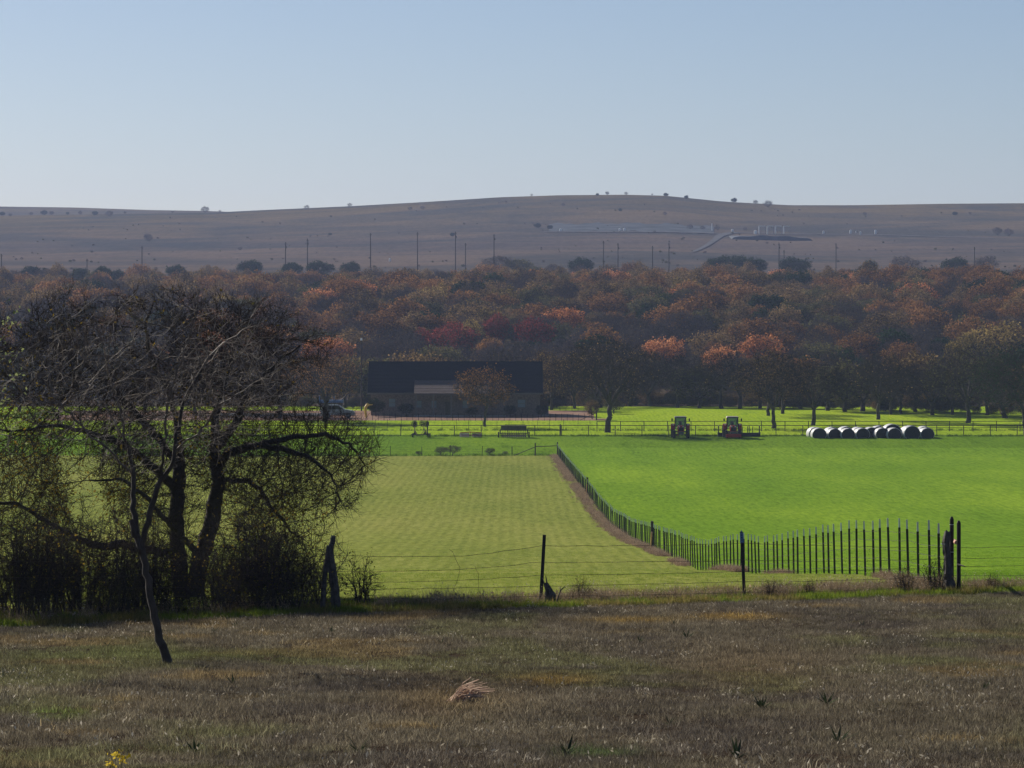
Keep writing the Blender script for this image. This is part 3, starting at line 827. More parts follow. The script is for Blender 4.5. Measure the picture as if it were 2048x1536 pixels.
def wire_mesh(name, keys, r=.0038, barb=True, seed=1, wob=.006, gap=.13):
    """a barbed strand through key points, sagging a little between them"""
    rg = np.random.default_rng(seed); P = []
    for i in range(len(keys) - 1):
        a_, b_ = np.asarray(keys[i], float), np.asarray(keys[i + 1], float); n = max(6, int(np.linalg.norm(b_ - a_) / .35)); t = np.linspace(0, 1, n, endpoint=False)
        q = a_ + (b_ - a_) * t[:, None]; q[:, 2] -= np.linalg.norm(b_ - a_) * .004 * 4 * t * (1 - t); q[1:] += rg.normal(0, wob, (n - 1, 3)) * (.4, .4, 1); P.append(q)
    P = np.concatenate(P + [np.asarray(keys[-1], float)[None]])
    A_ = Acc(); Vv, Ff = tubes(P[:-1], P[1:], np.full(len(P) - 1, r), np.full(len(P) - 1, r), 4); A_.add(Vv, Ff)
    if barb:
        L_ = np.linalg.norm(np.diff(P, axis=0), axis=1); cum = np.concatenate([[0], np.cumsum(L_)]); t = np.arange(.1, cum[-1], gap)
        B = np.stack([np.interp(t, cum, P[:, k]) for k in range(3)], 1); D = rg.normal(size=(len(B), 3)); D[:, 0] *= .3; D /= np.linalg.norm(D, axis=1, keepdims=True)
        Vv, Ff = tubes(B - D * .017, B + D * .017, np.full(len(B), .0026), np.full(len(B), .0026), 3); A_.add(Vv, Ff)
    return A_.mesh(name, 'rusty_wire')
cols = [(-700, (1150, 1185, 1212, 1236, 1256)), (-160, (1124, 1156, 1182, 1204, 1222)), (660, (1111, 1143, 1165, 1181, 1199)), (780, (1113, 1142, 1164, 1178, 1198)), (930, (1112, 1138, 1160, 1175, 1196)),
        (1085, (1091, 1124, 1150, 1172, 1192)), (1290, (1091, 1123, 1147, 1168, 1190)), (1487, (1086, 1120, 1143, 1163, 1184)), (1700, (1092, 1122, 1141, 1160, 1181)),
        (1917, (1095, 1116, 1132, 1151, 1171)), (2230, (1087, 1110, 1126, 1146, 1166)), (2620, (1080, 1104, 1122, 1142, 1160))]
for k in range(5):
    ks = []
    for px, pys in cols:
        Y = 72.45 / (1 - .68 * (px - 1024) / F); ks.append(PP(px, pys[k], Y - .03))
    part('wire', wire_mesh('wire', ks, seed=k), nf)
# loose end of wire hanging from the strands
Yw = 71.9
ks = [PP(px, py, Yw) for px, py in ((898, 1098), (905, 1103), (912, 1120), (920, 1135), (918, 1150), (912, 1168), (907, 1180), (914, 1190), (922, 1195), (932, 1193))]
part('loose_wire', wire_mesh('loose_wire', ks, .0032, False, 3, .004), nf, label='loose length of wire hanging in a curl')
ks = [PP(px, py, 72.3) for px, py in ((950, 1132), (953, 1142), (957, 1146), (957, 1165), (956, 1183))]
part('loose_wire', wire_mesh('loose_wire_b', ks, .0028, False, 4, .004), nf)

# ------------------------------------------------------------------ the long fence of steel posts running away to the far corner
lfn = thing('steel_post_fence', 'long fence of close-set dark steel posts with pale tips dividing the two fields', 'fence', (0, 0, 0))
pm = MB(); pm.box(-.029, .029, -.004, .004, -.25, 1.27).box(-.004, .004, .004, .04, -.25, 1.27)
z = .1
while z < 1.2: pm.box(-.009, .009, -.011, -.003, z, z + .022); z += .06
pm = pm.mesh('post', 'post_paint')
tm = MB(); tm.box(-.024, .024, -.006, .006, 1.27, 1.5, top=.8).box(-.005, .005, .006, .038, 1.27, 1.48); tm = tm.mesh('post_tip', 'white_tip')
Yp = 81.3; tops = []; k = 0
while Yp < 451:
    X_ = FX(Yp) + rng.normal(0, .02); p = (X_, Yp, hz(X_, Yp) + rng.normal(0, .018))
    o = part('post', pm, lfn, p); t_ = part('post_tip', tm, o)
    o.rotation_euler = (rng.normal(0, .012), rng.normal(-.02, .014), rng.normal(0, .15))
    tops.append(p); Yp += 1.945 + rng.normal(0, .05); k += 1
tops = np.array(tops)
for i, hgt in enumerate((.22, .48, .74, .98, 1.2)):
    q = tops[::3].copy(); q[:, 2] += hgt; q[:, 1] -= .015
    q = np.concatenate([[np.array([9.75, 79.6, hz(9.75, 79.6) + hgt + .02])], q, [np.array([5.8, 452, hz(5.8, 452) + hgt])]])
    part('wire', wire_mesh('wire', q, .0036, True, 50 + i, .01, .3), lfn)
for px, lb in ((1305, 'thick wooden line post nearer the corner'), (1175, 'thick wooden line post farther along')):
    Y = 75803 / (px - 947.); X_ = PX(px, Y); g = hz(X_, Y)
    m2 = lumpy([(X_, Y, g - .2), (X_, Y, g + 1.0), (X_ - .02, Y, g + 1.62)], [.09, .085, .085], seed=int(px), n=10, amp=.08)
    o = part('wooden_post', m2.mesh('wooden_post', 'pipe_rust'), lfn, label=lb)
    b2 = MB(); b2.cyl((X_ - .13, Y - .1, g - .1), (X_ - .09, Y - 1.2, g + 1.05), .045, n=8); part('brace', b2.mesh('brace', 'pink_lit_wood'), lfn)  # pale pink puts the sunlight on this left piece into its colour
    # the brace leans back along the fence
# dark horizontal rail seen through the posts
a_, b_ = 75803 / (1378 - 947.), 75803 / (1462 - 947.)
# ------------------------------------------------------------------ cross fence at the far end of the left field
cf = thing('cross_fence', 'thin wire fence with steel posts along the far edge of the stubble field', 'fence', (0, 0, 0))
pmx = MB(); pmx.box(-.035, .035, -.02, .02, -.2, 1.22); pmx = pmx.mesh('post', 'post_paint')
xs = []
for i in range(22):
    px = 1024 - i * 60.8 + (0, 1, -2, 2)[i % 4]
    Y = 451.; p = Gp(px, Y); xs.append(p)
    o = part('post', pmx, cf, p); o.scale = (1.5 if i % 5 == 0 else 1, 1, 1 + .04 * ((i * 7) % 5 - 2)); o.rotation_euler = (0, rng.normal(0, .02), 0)
for px, tp_ in ((1070.5, 886), (1115, 884)):
    g = Gp(px, 451.); m2 = MB(); m2.cyl((0, 0, -.2), (0, 0, PP(px, tp_, 451)[2] - g[2]), .075, n=8); part('brace_post', m2.mesh('brace_post', 'pipe_rust'), cf, g)
m2 = MB(); m2.cyl(tuple(PP(1070, 893, 451)), tuple(PP(1115, 891.5, 451)), .045, n=8); part('rail', m2.mesh('rail', 'pipe_rust'), cf)
m2 = MB(); m2.cyl(tuple(PP(1070, 894, 450.9)), tuple(PP(1028, 911, 450.9)), .045, n=8); part('brace', m2.mesh('brace', 'pipe_rust'), cf)
for hgt in (.25, .55, .85, 1.12):
    q = np.array([PP(1115, 900, 451)] + xs); q[0, 2] = hz(q[0, 0], 451); q[:, 2] += hgt
    part('wire', wire_mesh('wire', q, .006, False, 9, .01), cf)

# ------------------------------------------------------------------ pipe fence behind the machines
pf = thing('pipe_fence', 'dark pipe fence with a single top rail running behind the tractors and machines', 'fence', (0, 0, 0))
pp = MB(); pp.cyl((0, 0, -.2), (0, 0, 1.45), .055, n=8); pp = pp.mesh('post', 'pipe_rust')
YF = 493.; prev = None; px = 480.
P_ = []
while px < 2130: P_.append(px); px += 53.6
for px in P_:
    g = Gp(px, YF); part('post', pp, pf, g)
P_ = [Gp(px, YF) + (0, 0, 1.45) for px in P_]
m2 = MB()
for a_, b_ in zip(P_[:-1], P_[1:]): m2.cyl(tuple(a_), tuple(b_), .05, n=6)
part('top_rail', m2.mesh('top_rail', 'pipe_rust'), pf)
for hgt in (.4, .75, 1.1): part('wire', wire_mesh('wire', [q - np.array([0, 0, 1.45 - hgt]) for q in P_], .007, False, 9, .012), pf)
m2 = MB(); g = Gp(1120.5, YF - .3); m2.cyl((0, 0, -.2), (0, 0, 1.62), .10, n=8); part('gate_post', m2.mesh('gate_post', 'pipe_rust'), pf, g)
rf2 = thing('rear_pipe_fence', 'second pipe fence standing just behind the first, between big oak and rear field', 'fence', (0, 0, 0))
P_ = [Gp(px, 506. + .5 * (i % 2)) for i, px in enumerate(list(range(1194, 2110, 47)))]
for g in P_: part('post', pp, rf2, g)
P_ = [q + np.array([0, 0, 1.42]) for q in P_]
m2 = MB()
for a_, b_ in zip(P_[:-1], P_[1:]): m2.cyl(tuple(a_), tuple(b_), .045, n=6)
part('top_rail', m2.mesh('top_rail', 'pipe_rust'), rf2)
m2 = MB()
for q in (.5, .9):
    for a_, b_ in zip(P_[10:-1], P_[11:]): m2.cyl(tuple(a_ - np.array([0, 0, q])), tuple(b_ - np.array([0, 0, q])), .03, n=6)
part('lower_rail', m2.mesh('lower_rail', 'pipe_rust'), rf2)
tf = thing('thin_wire_fence', 'thin steel-post wire fence in the bright grass between house yard and machines', 'fence', (0, 0, 0))
P_ = [Gp(px + (0, 2, -1)[i % 3], 511.) for i, px in enumerate(range(560, 1200, 27))]
pth = MB(); pth.box(-.02, .02, -.02, .02, -.2, 1.5); pth = pth.mesh('post', 'pipe_rust')
for g in P_: part('post', pth, tf, g)
for hgt in (.35, .7, 1.05, 1.35): part('wire', wire_mesh('wire', [q + np.array([0, 0, hgt]) for q in P_], .006, False, 9, .012), tf)

# ------------------------------------------------------------------ yard fence in front of the house
yf = thing('yard_fence', 'low closely staked wire fence round the bare dirt house yard', 'fence', (0, 0, 0))
ps = MB(); ps.box(-.028, .028, -.028, .028, -.2, 1.06); ps = ps.mesh('stake', 'pipe_rust')
P_ = []
for i in range(54):
    px = 562 + i * 11.45; Y = 536.8 + .8 * math.sin(i / 9.); P_.append(Gp(px, Y)); o = part('stake', ps, yf, P_[-1]); o.scale = (1.4 if i % 6 == 0 else 1, 1, rng.uniform(.93, 1.08))
for hgt in (.25, .6, 1.0): part('wire', wire_mesh('wire', [q + np.array([0, 0, hgt]) for q in P_], .006, False, 9, .01), yf)
g = Gp(1193, 537.5); m2 = MB(); m2.cyl((0, 0, -.2), (0, 0, 1.5), .1, n=8); part('corner_post', m2.mesh('corner_post', 'pipe_rust'), yf, g)
m2 = MB(); m2.cyl(tuple(g + (0, 0, 1.15)), tuple(Gp(1160, 537) + (0, 0, .05)), .045, n=6); part('brace', m2.mesh('brace', 'pipe_rust'), yf)
bf = thing('rear_yard_fence', 'distant fence closing the dirt yard between the house and the big oak', 'fence', (0, 0, 0))
P_ = [Gp(px, 574.) for px in range(1096, 1200, 12)]
for g in P_: part('stake', ps, bf, g)
part('wire', wire_mesh('wire', [q + np.array([0, 0, .95]) for q in P_], .012, False, 9, .01), bf)

# ------------------------------------------------------------------ stump, twig, yuccas, tufts
m2 = lumpy([PP(1099, 1214, 73.2), PP(1099, 1190, 73.2), PP(1095, 1176, 73.2), PP(1092, 1166, 73.2)], [.11, .10, .065, .03], seed=3, n=9, amp=.14)
for a_, b_ in (((1091, 1176), (1085, 1156)), ((1095, 1172), (1091.5, 1152))): m2.cyl(tuple(PP(*a_, 73.2)), tuple(PP(*b_, 73.2)), .022, .009, n=6)
m2.cyl(tuple(PP(1108, 1208, 73.1)), tuple(PP(1107, 1194, 73.1)), .02, .008, n=6)
tag(m2.obj('dead_stump', 'old_wood'), 'dark dead stump with two pointed snags beside the leaning steel post', 'stump')
m2 = MB()
for pts, r in ((((1113, 1206), (1117, 1192), (1122, 1180), (1131, 1171)), (.02, .015, .012, .005)), (((1120, 1184), (1121, 1173)), (.01, .004)), (((1124, 1179), (1127, 1176), (1135, 1173)), (.008, .006, .003))):
    m2.path([tuple(PP(*q, 73.3)) for q in pts], list(r), 5)
tag(m2.obj('dead_sapling', 'old_wood'), 'small forked dead sapling just right of the stump', 'sapling')

def yucca_mesh(seed, n=26, h=.3):
    rg = np.random.default_rng(seed); A_ = Acc(); an = rg.uniform(0, 6.28, n); el = rg.uniform(.25, 1.25, n)
    D = np.stack([np.cos(an) * np.cos(el), np.sin(an) * np.cos(el), np.sin(el)], 1); L_ = h * rg.uniform(.6, 1.15, n)[:, None]
    u = np.stack([-np.sin(an), np.cos(an), an * 0], 1) * .014
    m0 = D * L_ * .45; tip = D * L_; tip[:, 2] -= .06 * np.cos(el) * L_[:, 0]
    Vv = np.stack([-u * .7, u * .7, m0 + u, m0 - u, tip], 1).reshape(-1, 3); b = np.arange(n) * 5
    A_.add(Vv, np.stack([b, b + 1, b + 2, b + 3], 1)); A_.F.append(np.stack([b + 3, b + 2, b + 4], 1)); A_.S.append(0)
    return A_.mesh('yucca', 'yucca_leaf')
ym = [yucca_mesh(s, 8 + 2 * s, .26) for s in range(4)]
def ground_at(px, py, y0=28., y1=90.):
    """distance at which the line of sight through a pixel meets the ground"""
    ys_ = np.linspace(y0, y1, 900); g = 600 - H((px - 1024) * ys_ / F, ys_) * F / ys_
    return float(ys_[int(np.argmin(np.abs(g - py)))])
YU = [(465, 1368, 1.1, 'lone dark spiky yucca in the dry pasture below the thin leaning tree'), (470, 1254, .8, 'small spiky yucca near the foot of the big dark oak'),
      (430, 1265, .7, 'low flat yucca left of the fence brace'), (662, 1265, .75, 'spiky yucca below the split wooden post'),
      (882, 1288, .9, 'sprawling yucca in dry grass under the sagging wires'), (215, 1292, .8, 'brownish low yucca left of the thin tree trunk'),
      (1374, 1277, 1.15, 'upright spiky yucca left of the blue-tipped post'), (1279, 1286, .9, 'small yucca in the pasture right of the dead stump'),
      (1349, 1252, .8, 'small flat yucca just below the verge in the middle'), (1724, 1252, .7, 'tiny yucca near the pasture edge at right'),
      (1524, 1418, 1.1, 'dark broken yucca in the right middle pasture'), (1654, 1410, 1.2, 'broad dark yucca with several spikes at the right of the pasture'),
      (1969, 1380, .9, 'yucca near the right edge of the pasture'), (1676, 1487, 1.2, 'tall spiked yucca in the lower right grass'), (1134, 1512, 1.3, 'arching yucca beside a bright green patch at the bottom'),
      (1474, 1518, 1.3, 'wide spreading yucca at the bottom right of centre'), (1339, 1450, .9, 'thin yucca in the lower middle grass'), (717, 1503, 1.1, 'tall stalked yucca at the bottom left of centre'),
      (390, 1506, 1.0, 'low yucca in the bottom left grass')]
for i, (px, py, s, lb) in enumerate(YU):
    Y = ground_at(px, py); X_ = PX(px, Y)
    o = link('yucca_plant', ym[i % 4], None, (X_, Y, hz(X_, Y)), i * 1.3); o.scale = (s * .8, s * .8, s * .72); tag(o, lb, 'yucca', 'yuccas scattered in the dry pasture')
# leaning straw tuft, yellow stems at the lower left
rg = np.random.default_rng(5)
Y = ground_at(925, 1405); X_ = PX(912, Y); n = 90
P0 = np.stack([X_ + rg.normal(0, .07, n), Y + rg.normal(0, .08, n), np.full(n, hz(X_, Y))], 1); D = np.stack([.85 + rg.normal(0, .3, n), rg.normal(0, .2, n), .75 + rg.normal(0, .2, n)], 1); D /= np.linalg.norm(D, axis=1, keepdims=True)
Ln = rg.uniform(.2, .5, n)[:, None]; A_ = Acc(); mdp = P0 + D * Ln * .6; e_ = mdp + (D + np.array([.3, 0, -.5])) * Ln * .4
Vv, Ff = tubes(P0, mdp, np.full(n, .006), np.full(n, .006), 3); A_.add(Vv, Ff); Vv, Ff = tubes(mdp, e_, np.full(n, .006), np.full(n, .003), 3); A_.add(Vv, Ff)
leafmat('straw', [(.55, .40, .30), (.8, .62, .48)], .3, 3)
tag(link('straw_tuft', A_.mesh('straw_tuft', 'straw')), 'pale pinkish straw tuft leaning to the right in the dry pasture', 'grass tuft')
for px, py, lb in ((244, 1512, 'taller yellow leaf sprig at the bottom left edge'), (222, 1524, 'lower yellow leaf sprig at the very bottom left')):
    Y = ground_at(px, 1536, 26) - .3; b = PP(px - 4, 600 - hz(PX(px, Y), Y) * F / Y, Y); t = PP(px, py, Y)
    o = thing('yellow_sprig', lb, 'plant', tuple(b)); m2 = MB(); m2.path([(0, 0, 0), tuple((t - b) * .6 + (.01, 0, 0)), tuple(t - b)], [.004, .003, .002], 5); part('stem', m2.mesh('stem', 'weed_stem'), o)
    lv = rg.normal(0, 1, (26, 3)) * (.026, .03, .035) + (t - b) + (0, 0, -.01); Vv, Ff = leafquads(lv, .02, rg, asp=.6); part('leaves', mesh_np('leaves', Vv, [Ff], 'yellow_leaf'), o)

# ------------------------------------------------------------------ near trees
def tree_meshes(nm, P, par, R, kc, thick, bark, twig, leaf, nleaf, leafsize, leafzone, rg, tw=(2, .3, .004), twr=.02, origin=(0, 0, 0)):
    """trunk mesh from thick segments, crown mesh from thin ones with twigs and leaves"""
    P = P - np.asarray(origin)
    idx = np.nonzero(par >= 0)[0]
    A0, A1, r0, r1 = P[par[idx]], P[idx], R[par[idx]], R[idx]
    # a side branch starts as thin as itself, not as thick as its parent
    r0 = np.minimum(r0, r1 * 1.35)
    ext = (A1 - A0) * .12
    th = r1 > thick
    full = np.zeros(len(P), bool); full[idx] = th; full[par < 0] = False
    T = Acc(); Vv, Ff = skin(P, par, R, full, 9 if thick >= .02 else 6, len(P)); T.add(Vv, Ff)
    trunk = T.mesh(nm + '_trunk', bark, smooth=True)
    K = Acc(); tn = ~th
    Vv, Ff = tubes(A0[tn], A1[tn], r0[tn], r1[tn], 3); K.add(Vv, Ff, 0)
    d = A1 - A0; d /= np.maximum(np.linalg.norm(d, axis=1, keepdims=True), 1e-9)
    sel = np.nonzero(r1 < twr)[0]
    Vv, Ff, e_, mid_ = twigs(A1[sel], d[sel], tw[0], tw[1], tw[2], rg); K.add(Vv, Ff, 0)
    mats = [twig]
    if nleaf:
        E = np.concatenate([e_, mid_]); wgt = leafzone(E + np.asarray(origin)) if leafzone else np.ones(len(E))
        wgt = wgt / wgt.sum(); j = rg.choice(len(E), nleaf, p=wgt); Lp = E[j] + rg.normal(0, leafsize * .9, (nleaf, 3))
        Vv, Ff = leafquads(Lp, leafsize, rg); K.add(Vv, Ff, 1); mats.append(leaf)
    return trunk, K.mesh(nm + '_crown', mats)

def g2(pts, Y, dys=None):
    out_ = []
    for i, (px, py) in enumerate(pts):
        dy = (dys[i] if dys else 0.); out_.append(PP(px, py, Y + dy))
    return out_

# the big oak on the fence line
YO = 77.
rg = np.random.default_rng(42)
guides = [
    (g2([(372, 1240), (366, 1190), (358, 1120), (352, 1040), (357, 960), (362, 900), (350, 830), (335, 760)], YO, [0, 0, .1, .1, .2, .4, .7, 1.]), [.24, .19, .17, .16, .14, .10, .06, .035], False),
    (g2([(398, 1240), (390, 1190), (400, 1120), (425, 1040), (437, 960), (430, 900), (432, 830), (450, 760), (470, 690)], YO, [0, 0, -.1, -.2, -.3, -.4, -.2, .2, .5]), [.26, .21, .19, .17, .15, .12, .09, .05, .03], False),
    (g2([(432, 930), (460, 905), (520, 890), (575, 900), (620, 915), (660, 950), (680, 1000)], YO, [-.35, -.6, -1., -1.3, -1.6, -1.7, -1.8]), [.11, .10, .08, .06, .042, .028, .014], True),
    (g2([(520, 890), (590, 872), (650, 870), (700, 890), (730, 930)], YO, [-1., -.8, -.7, -.7, -.6]), [.07, .06, .045, .03, .015], True),
    (g2([(430, 900), (470, 850), (500, 780), (560, 720), (600, 690)], YO, [-.4, -.8, -1.2, -1.4, -1.6]), [.10, .09, .065, .04, .02], True),
    (g2([(355, 980), (320, 950), (270, 900), (200, 870), (120, 850), (40, 860)], YO, [.2, -.2, -.8, -1.2, -1.6, -2.]), [.10, .095, .08, .06, .04, .02], True),
    (g2([(357, 930), (300, 860), (230, 780), (160, 720), (90, 680)], YO, [.3, .8, 1.4, 1.9, 2.2]), [.09, .08, .06, .04, .02], True),
    (g2([(352, 1110), (290, 1098), (235, 1085), (190, 1092), (120, 1060), (40, 1010), (-60, 1000)], YO, [.1, -.3, -.8, -1., -1.4, -1.6, -1.8]), [.11, .10, .09, .07, .055, .035, .02], True),
    (g2([(340, 790), (300, 720), (290, 650), (310, 600)], YO, [.8, .9, 1.2, 1.5]), [.06, .05, .035, .02], True),
    (g2([(437, 960), (500, 960), (540, 1010), (580, 1060), (610, 1080)], YO, [-.3, .4, .8, 1.2, 1.4]), [.06, .055, .045, .03, .015], True),
    (g2([(400, 1110), (350, 1060), (300, 1000), (250, 960), (180, 960)], YO, [-.1, -.9, -1.6, -2., -2.4]), [.07, .06, .05, .035, .02], True),
]
lob = []
for lx, ly, lw, lh in ((60, 700, 1.3, 1.), (150, 650, 1.1, .9), (235, 640, 1.2, .75), (330, 625, 1.1, .7), (425, 660, 1.2, .8), (520, 655, .9, .75), (590, 700, .8, .6), (470, 760, 1.3, .9), (340, 760, 1.5, 1.), (200, 790, 1.5, 1.1), (80, 820, 1.4, 1.), (-60, 780, 1.4, 1.2), (290, 880, 1.3, .8), (560, 790, .9, .6),
                       (130, 900, 1.3, .8), (-40, 920, 1.2, .9), (400, 720, 1.5, 1.)):
    lob.append(ellipsoid_pts(int(330 * lw * lh * 1.7), PP(lx, ly, YO) + np.array([0, rg.uniform(-2., 2.), 0]), (lw, lw * 1.1, lh), rg, .2))
A1_ = np.concatenate(lob)
A2_ = ellipsoid_pts(4200, PP(555, 905, YO - .6), (2.3, 1.9, 1.15), rg, .1)
A3_ = ellipsoid_pts(3200, PP(70, 960, YO - .8), (2.4, 2.1, 1.5), rg, .2)
A4_ = ellipsoid_pts(900, PP(515, 1045, YO + .6), (1.3, 1.3, .75), rg, .2)
A5_ = ellipsoid_pts(700, PP(450, 680, YO), (1.5, 1.6, .9), rg, .2)
A2b = ellipsoid_pts(1800, PP(640, 960, YO - 1.), (1.1, 1.3, .95), rg, .1)
A6_ = ellipsoid_pts(3600, PP(280, 960, YO), (4.0, 2.4, 1.5), rg, .05)
AA = np.concatenate([A1_, A3_, A4_, A5_, A6_])
# ragged outline: drop attractors where a coarse noise is low
kk = (fbm(AA[:, 0] / 1.1 + 40, AA[:, 2] / 1.1 + AA[:, 1] * .7, 9, 2) > .43) & (AA[:, 2] > H(AA[:, 0], AA[:, 1]) + 1.)
AA = np.concatenate([AA[kk], A2_, A2b])
Pn, pr, rm = colonize(guides, AA, step=.14, infl=1.6, kill=.20, maxit=90, rg=rg, jit=.25)
R_, kc = radii(pr, rm, .0045, 2.5); print('OAK', len(Pn))
base = Gp(385, YO)
ow = thing('oak_tree', 'big dark nearly bare oak with twin trunks on the fence line at the left', 'tree', tuple(base))
def lz(E):
    px = 1024 + E[:, 0] * F / E[:, 1]; py = 600 - E[:, 2] * F / E[:, 1]
    s = lambda cx, cy_, rx, ry: np.exp(-(((px - cx) / rx) ** 2 + ((py - cy_) / ry) ** 2))
    return .035 + 1.6 * s(190, 1010, 110, 80) + 1.3 * s(560, 1050, 110, 70) + .9 * s(410, 860, 70, 60) + .25 * s(270, 640, 100, 40) + .4 * s(40, 900, 120, 200)
tk, cr = tree_meshes('oak', Pn, pr, R_, kc, .03, 'bark', 'dark_twig', 'oak_leaf', 6500, .033, lz, rg, (4, .42, .0042), .020, base)
part('trunk', tk, ow); part('crown', cr, ow)

# the thin leaning tree in the pasture
YT = ground_at(333, 1328, 40, 70)
rg = np.random.default_rng(43)
guides = [
    (g2([(334, 1335), (330, 1310), (322, 1285), (312, 1255), (302, 1200), (292, 1140), (284, 1100)], YT), [.09, .068, .064, .06, .056, .052, .050], False),
    (g2([(284, 1100), (272, 1060), (266, 1000), (266, 940), (252, 880), (240, 820), (215, 740)], YT, [0, .1, .2, .3, .4, .4, .5]), [.055, .05, .04, .032, .024, .016, .008], True),
    (g2([(284, 1100), (292, 1050), (306, 1005), (322, 960), (345, 925), (352, 880)], YT, [0, -.1, -.15, -.2, -.25, -.2]), [.045, .042, .036, .03, .024, .018], True),
    (g2([(352, 900), (400, 860), (440, 810), (470, 790), (520, 760)], YT, [-.2, -.4, -.7, -.9, -1.]), [.02, .017, .013, .010, .005], True),
    (g2([(350, 880), (370, 800), (400, 740), (440, 690), (500, 650), (515, 600)], YT, [-.2, 0, .3, .5, .7, .8]), [.022, .019, .015, .012, .009, .005], True),
    (g2([(322, 960), (330, 860), (340, 780), (370, 700), (395, 620), (400, 580)], YT, [-.2, -.6, -.9, -1., -1.2, -1.3]), [.022, .02, .016, .012, .008, .004], True),
    (g2([(262, 900), (220, 830), (190, 780), (150, 740), (110, 700)], YT, [.4, .8, 1., 1.2, 1.3]), [.02, .017, .013, .010, .005], True),
    (g2([(264, 950), (220, 900), (180, 870), (110, 800)], YT, [.3, -.2, -.5, -.8]), [.018, .014, .011, .005], True),
    (g2([(268, 1070), (262, 1040)], YT), [.045, .04], True),
]
AA = np.concatenate([ellipsoid_pts(1500, PP(300, 760, YT), (2.3, 1.6, 1.45), rg, .15), ellipsoid_pts(400, PP(430, 780, YT), (1.1, 1.2, .9), rg, .1)])
Pn, pr, rm = colonize(guides, AA, step=.11, infl=1.4, kill=.2, maxit=70, rg=rg, jit=.3)
R_, kc = radii(pr, rm, .0035, 2.2)
base = PP(333, 1328, YT); base[2] = hz(base[0], YT)
o = thing('leaning_tree', 'thin bare tree with a crooked leaning trunk standing alone in the dry pasture', 'tree', tuple(base))
tk, cr = tree_meshes('leaning', Pn, pr, R_, kc, .022, 'bark', 'pale_bark', 'oak_leaf', 0, .02, None, rg, (2, .42, .0028), .010, base)
part('trunk', tk, o); part('crown', cr, o)

# young tree whose right side reaches in at the left edge
YE = 52.; rg = np.random.default_rng(44)
gx = PX(-120, YE)
guides = [([(gx, YE, hz(gx, YE) - .1), (gx + .05, YE, hz(gx, YE) + 2.), (gx + .1, YE, hz(gx, YE) + 4.5)], [.08, .05, .02], False)]
AA = ellipsoid_pts(600, (gx + .2, YE, hz(gx, YE) + 4.2), (1.15, 1.1, 2.1), rg, .2)
Pn, pr, rm = colonize(guides, AA, step=.12, infl=1.5, kill=.28, maxit=50, rg=rg)
R_, kc = radii(pr, rm, .0035, 2.2); base = np.array([gx, YE, hz(gx, YE)])
o = thing('young_tree', 'young tree with pale green leaves cut off by the left edge', 'tree', tuple(base))
tk, cr = tree_meshes('young', Pn, pr, R_, kc, .02, 'bark', 'pale_bark', 'pale_leaf', 1500, .028, None, rg, (1, .25, .003), .008, base)
part('trunk', tk, o); part('crown', cr, o)

# tangled shrubs under the oak
def shrub_meshes(seed, h, wd, leaf, nleaf, stems=16, nA=620):
    rg = np.random.default_rng(seed); gs = []
    for i in range(stems):
        a_ = rg.uniform(0, 6.28); r = wd * .35 * rg.uniform(.2, 1)
        p0 = (rg.normal(0, wd * .12), rg.normal(0, .15), -.1); p1 = (p0[0] + math.cos(a_) * r * .5, p0[1] + math.sin(a_) * r * .5, h * .35); p2 = (p0[0] + math.cos(a_) * r, p0[1] + math.sin(a_) * r, h * rg.uniform(.5, .75))
        gs.append(([p0, p1, p2], [.014, .010, .006], False))
    AA = ellipsoid_pts(nA, (0, 0, h * .5), (wd * .5, wd * .42, h * .52), rg, .1); AA = AA[AA[:, 2] > .05]
    Pn, pr, rm = colonize(gs, AA, step=.11, infl=.9, kill=.17, maxit=40, rg=rg, jit=.35)
    R_, kc = radii(pr, rm, .004, 2.3)
    return tree_meshes('shrub%d' % seed, Pn, pr, R_, kc, .009, 'bark', 'dark_twig', leaf, nleaf, .026, None, rg, (4, .30, .0037), .012)
SH = [shrub_meshes(101, 1.9, 1.9, 'oak_leaf', 200), shrub_meshes(102, 1.5, 2.0, 'oak_leaf', 500), shrub_meshes(103, 2.4, 1.5, 'oak_leaf', 200)]
SP = [(-60, 0, 1.1), (20, 1, 1.25), (75, 2, .85), (125, 1, 1.15), (180, 0, 1.0), (240, 2, .9), (285, 1, 1.), (330, 0, .85), (430, 1, .95), (465, 0, 1.05), (515, 2, .95), (560, 1, 1.05), (610, 0, .95)]
WH = ['low dense tangled shrub at the foot of the big oak', 'leafy tangled shrub in the thicket under the big oak', 'tall straggling bare shrub in the thicket under the big oak']
SP += [(px + 22, (v + 1) % 3, s * (.6 + .5 * ((px * 7) % 10) / 10)) for px, v, s in SP]
for i, (px, v, s) in enumerate(SP):
    Y = 72.45 / (1 - .68 * (px - 1024) / F) + 1.1 + .9 * math.sin(i * 2.1); g = Gp(px, Y)
    o = thing('shrub', WH[v], 'shrub', tuple(g), i * 2.4, 'thicket shrubs along the fence under the oak', s)
    part('stems', SH[v][0], o); part('crown', SH[v][1], o)
s4 = shrub_meshes(104, .95, .95, 'oak_leaf', 160, 12, 260)
g = Gp(724, 72.); o = thing('shrub', 'small bare twiggy bush just right of the split wooden post', 'shrub', tuple(g)); part('stems', s4[0], o); part('crown', s4[1], o)
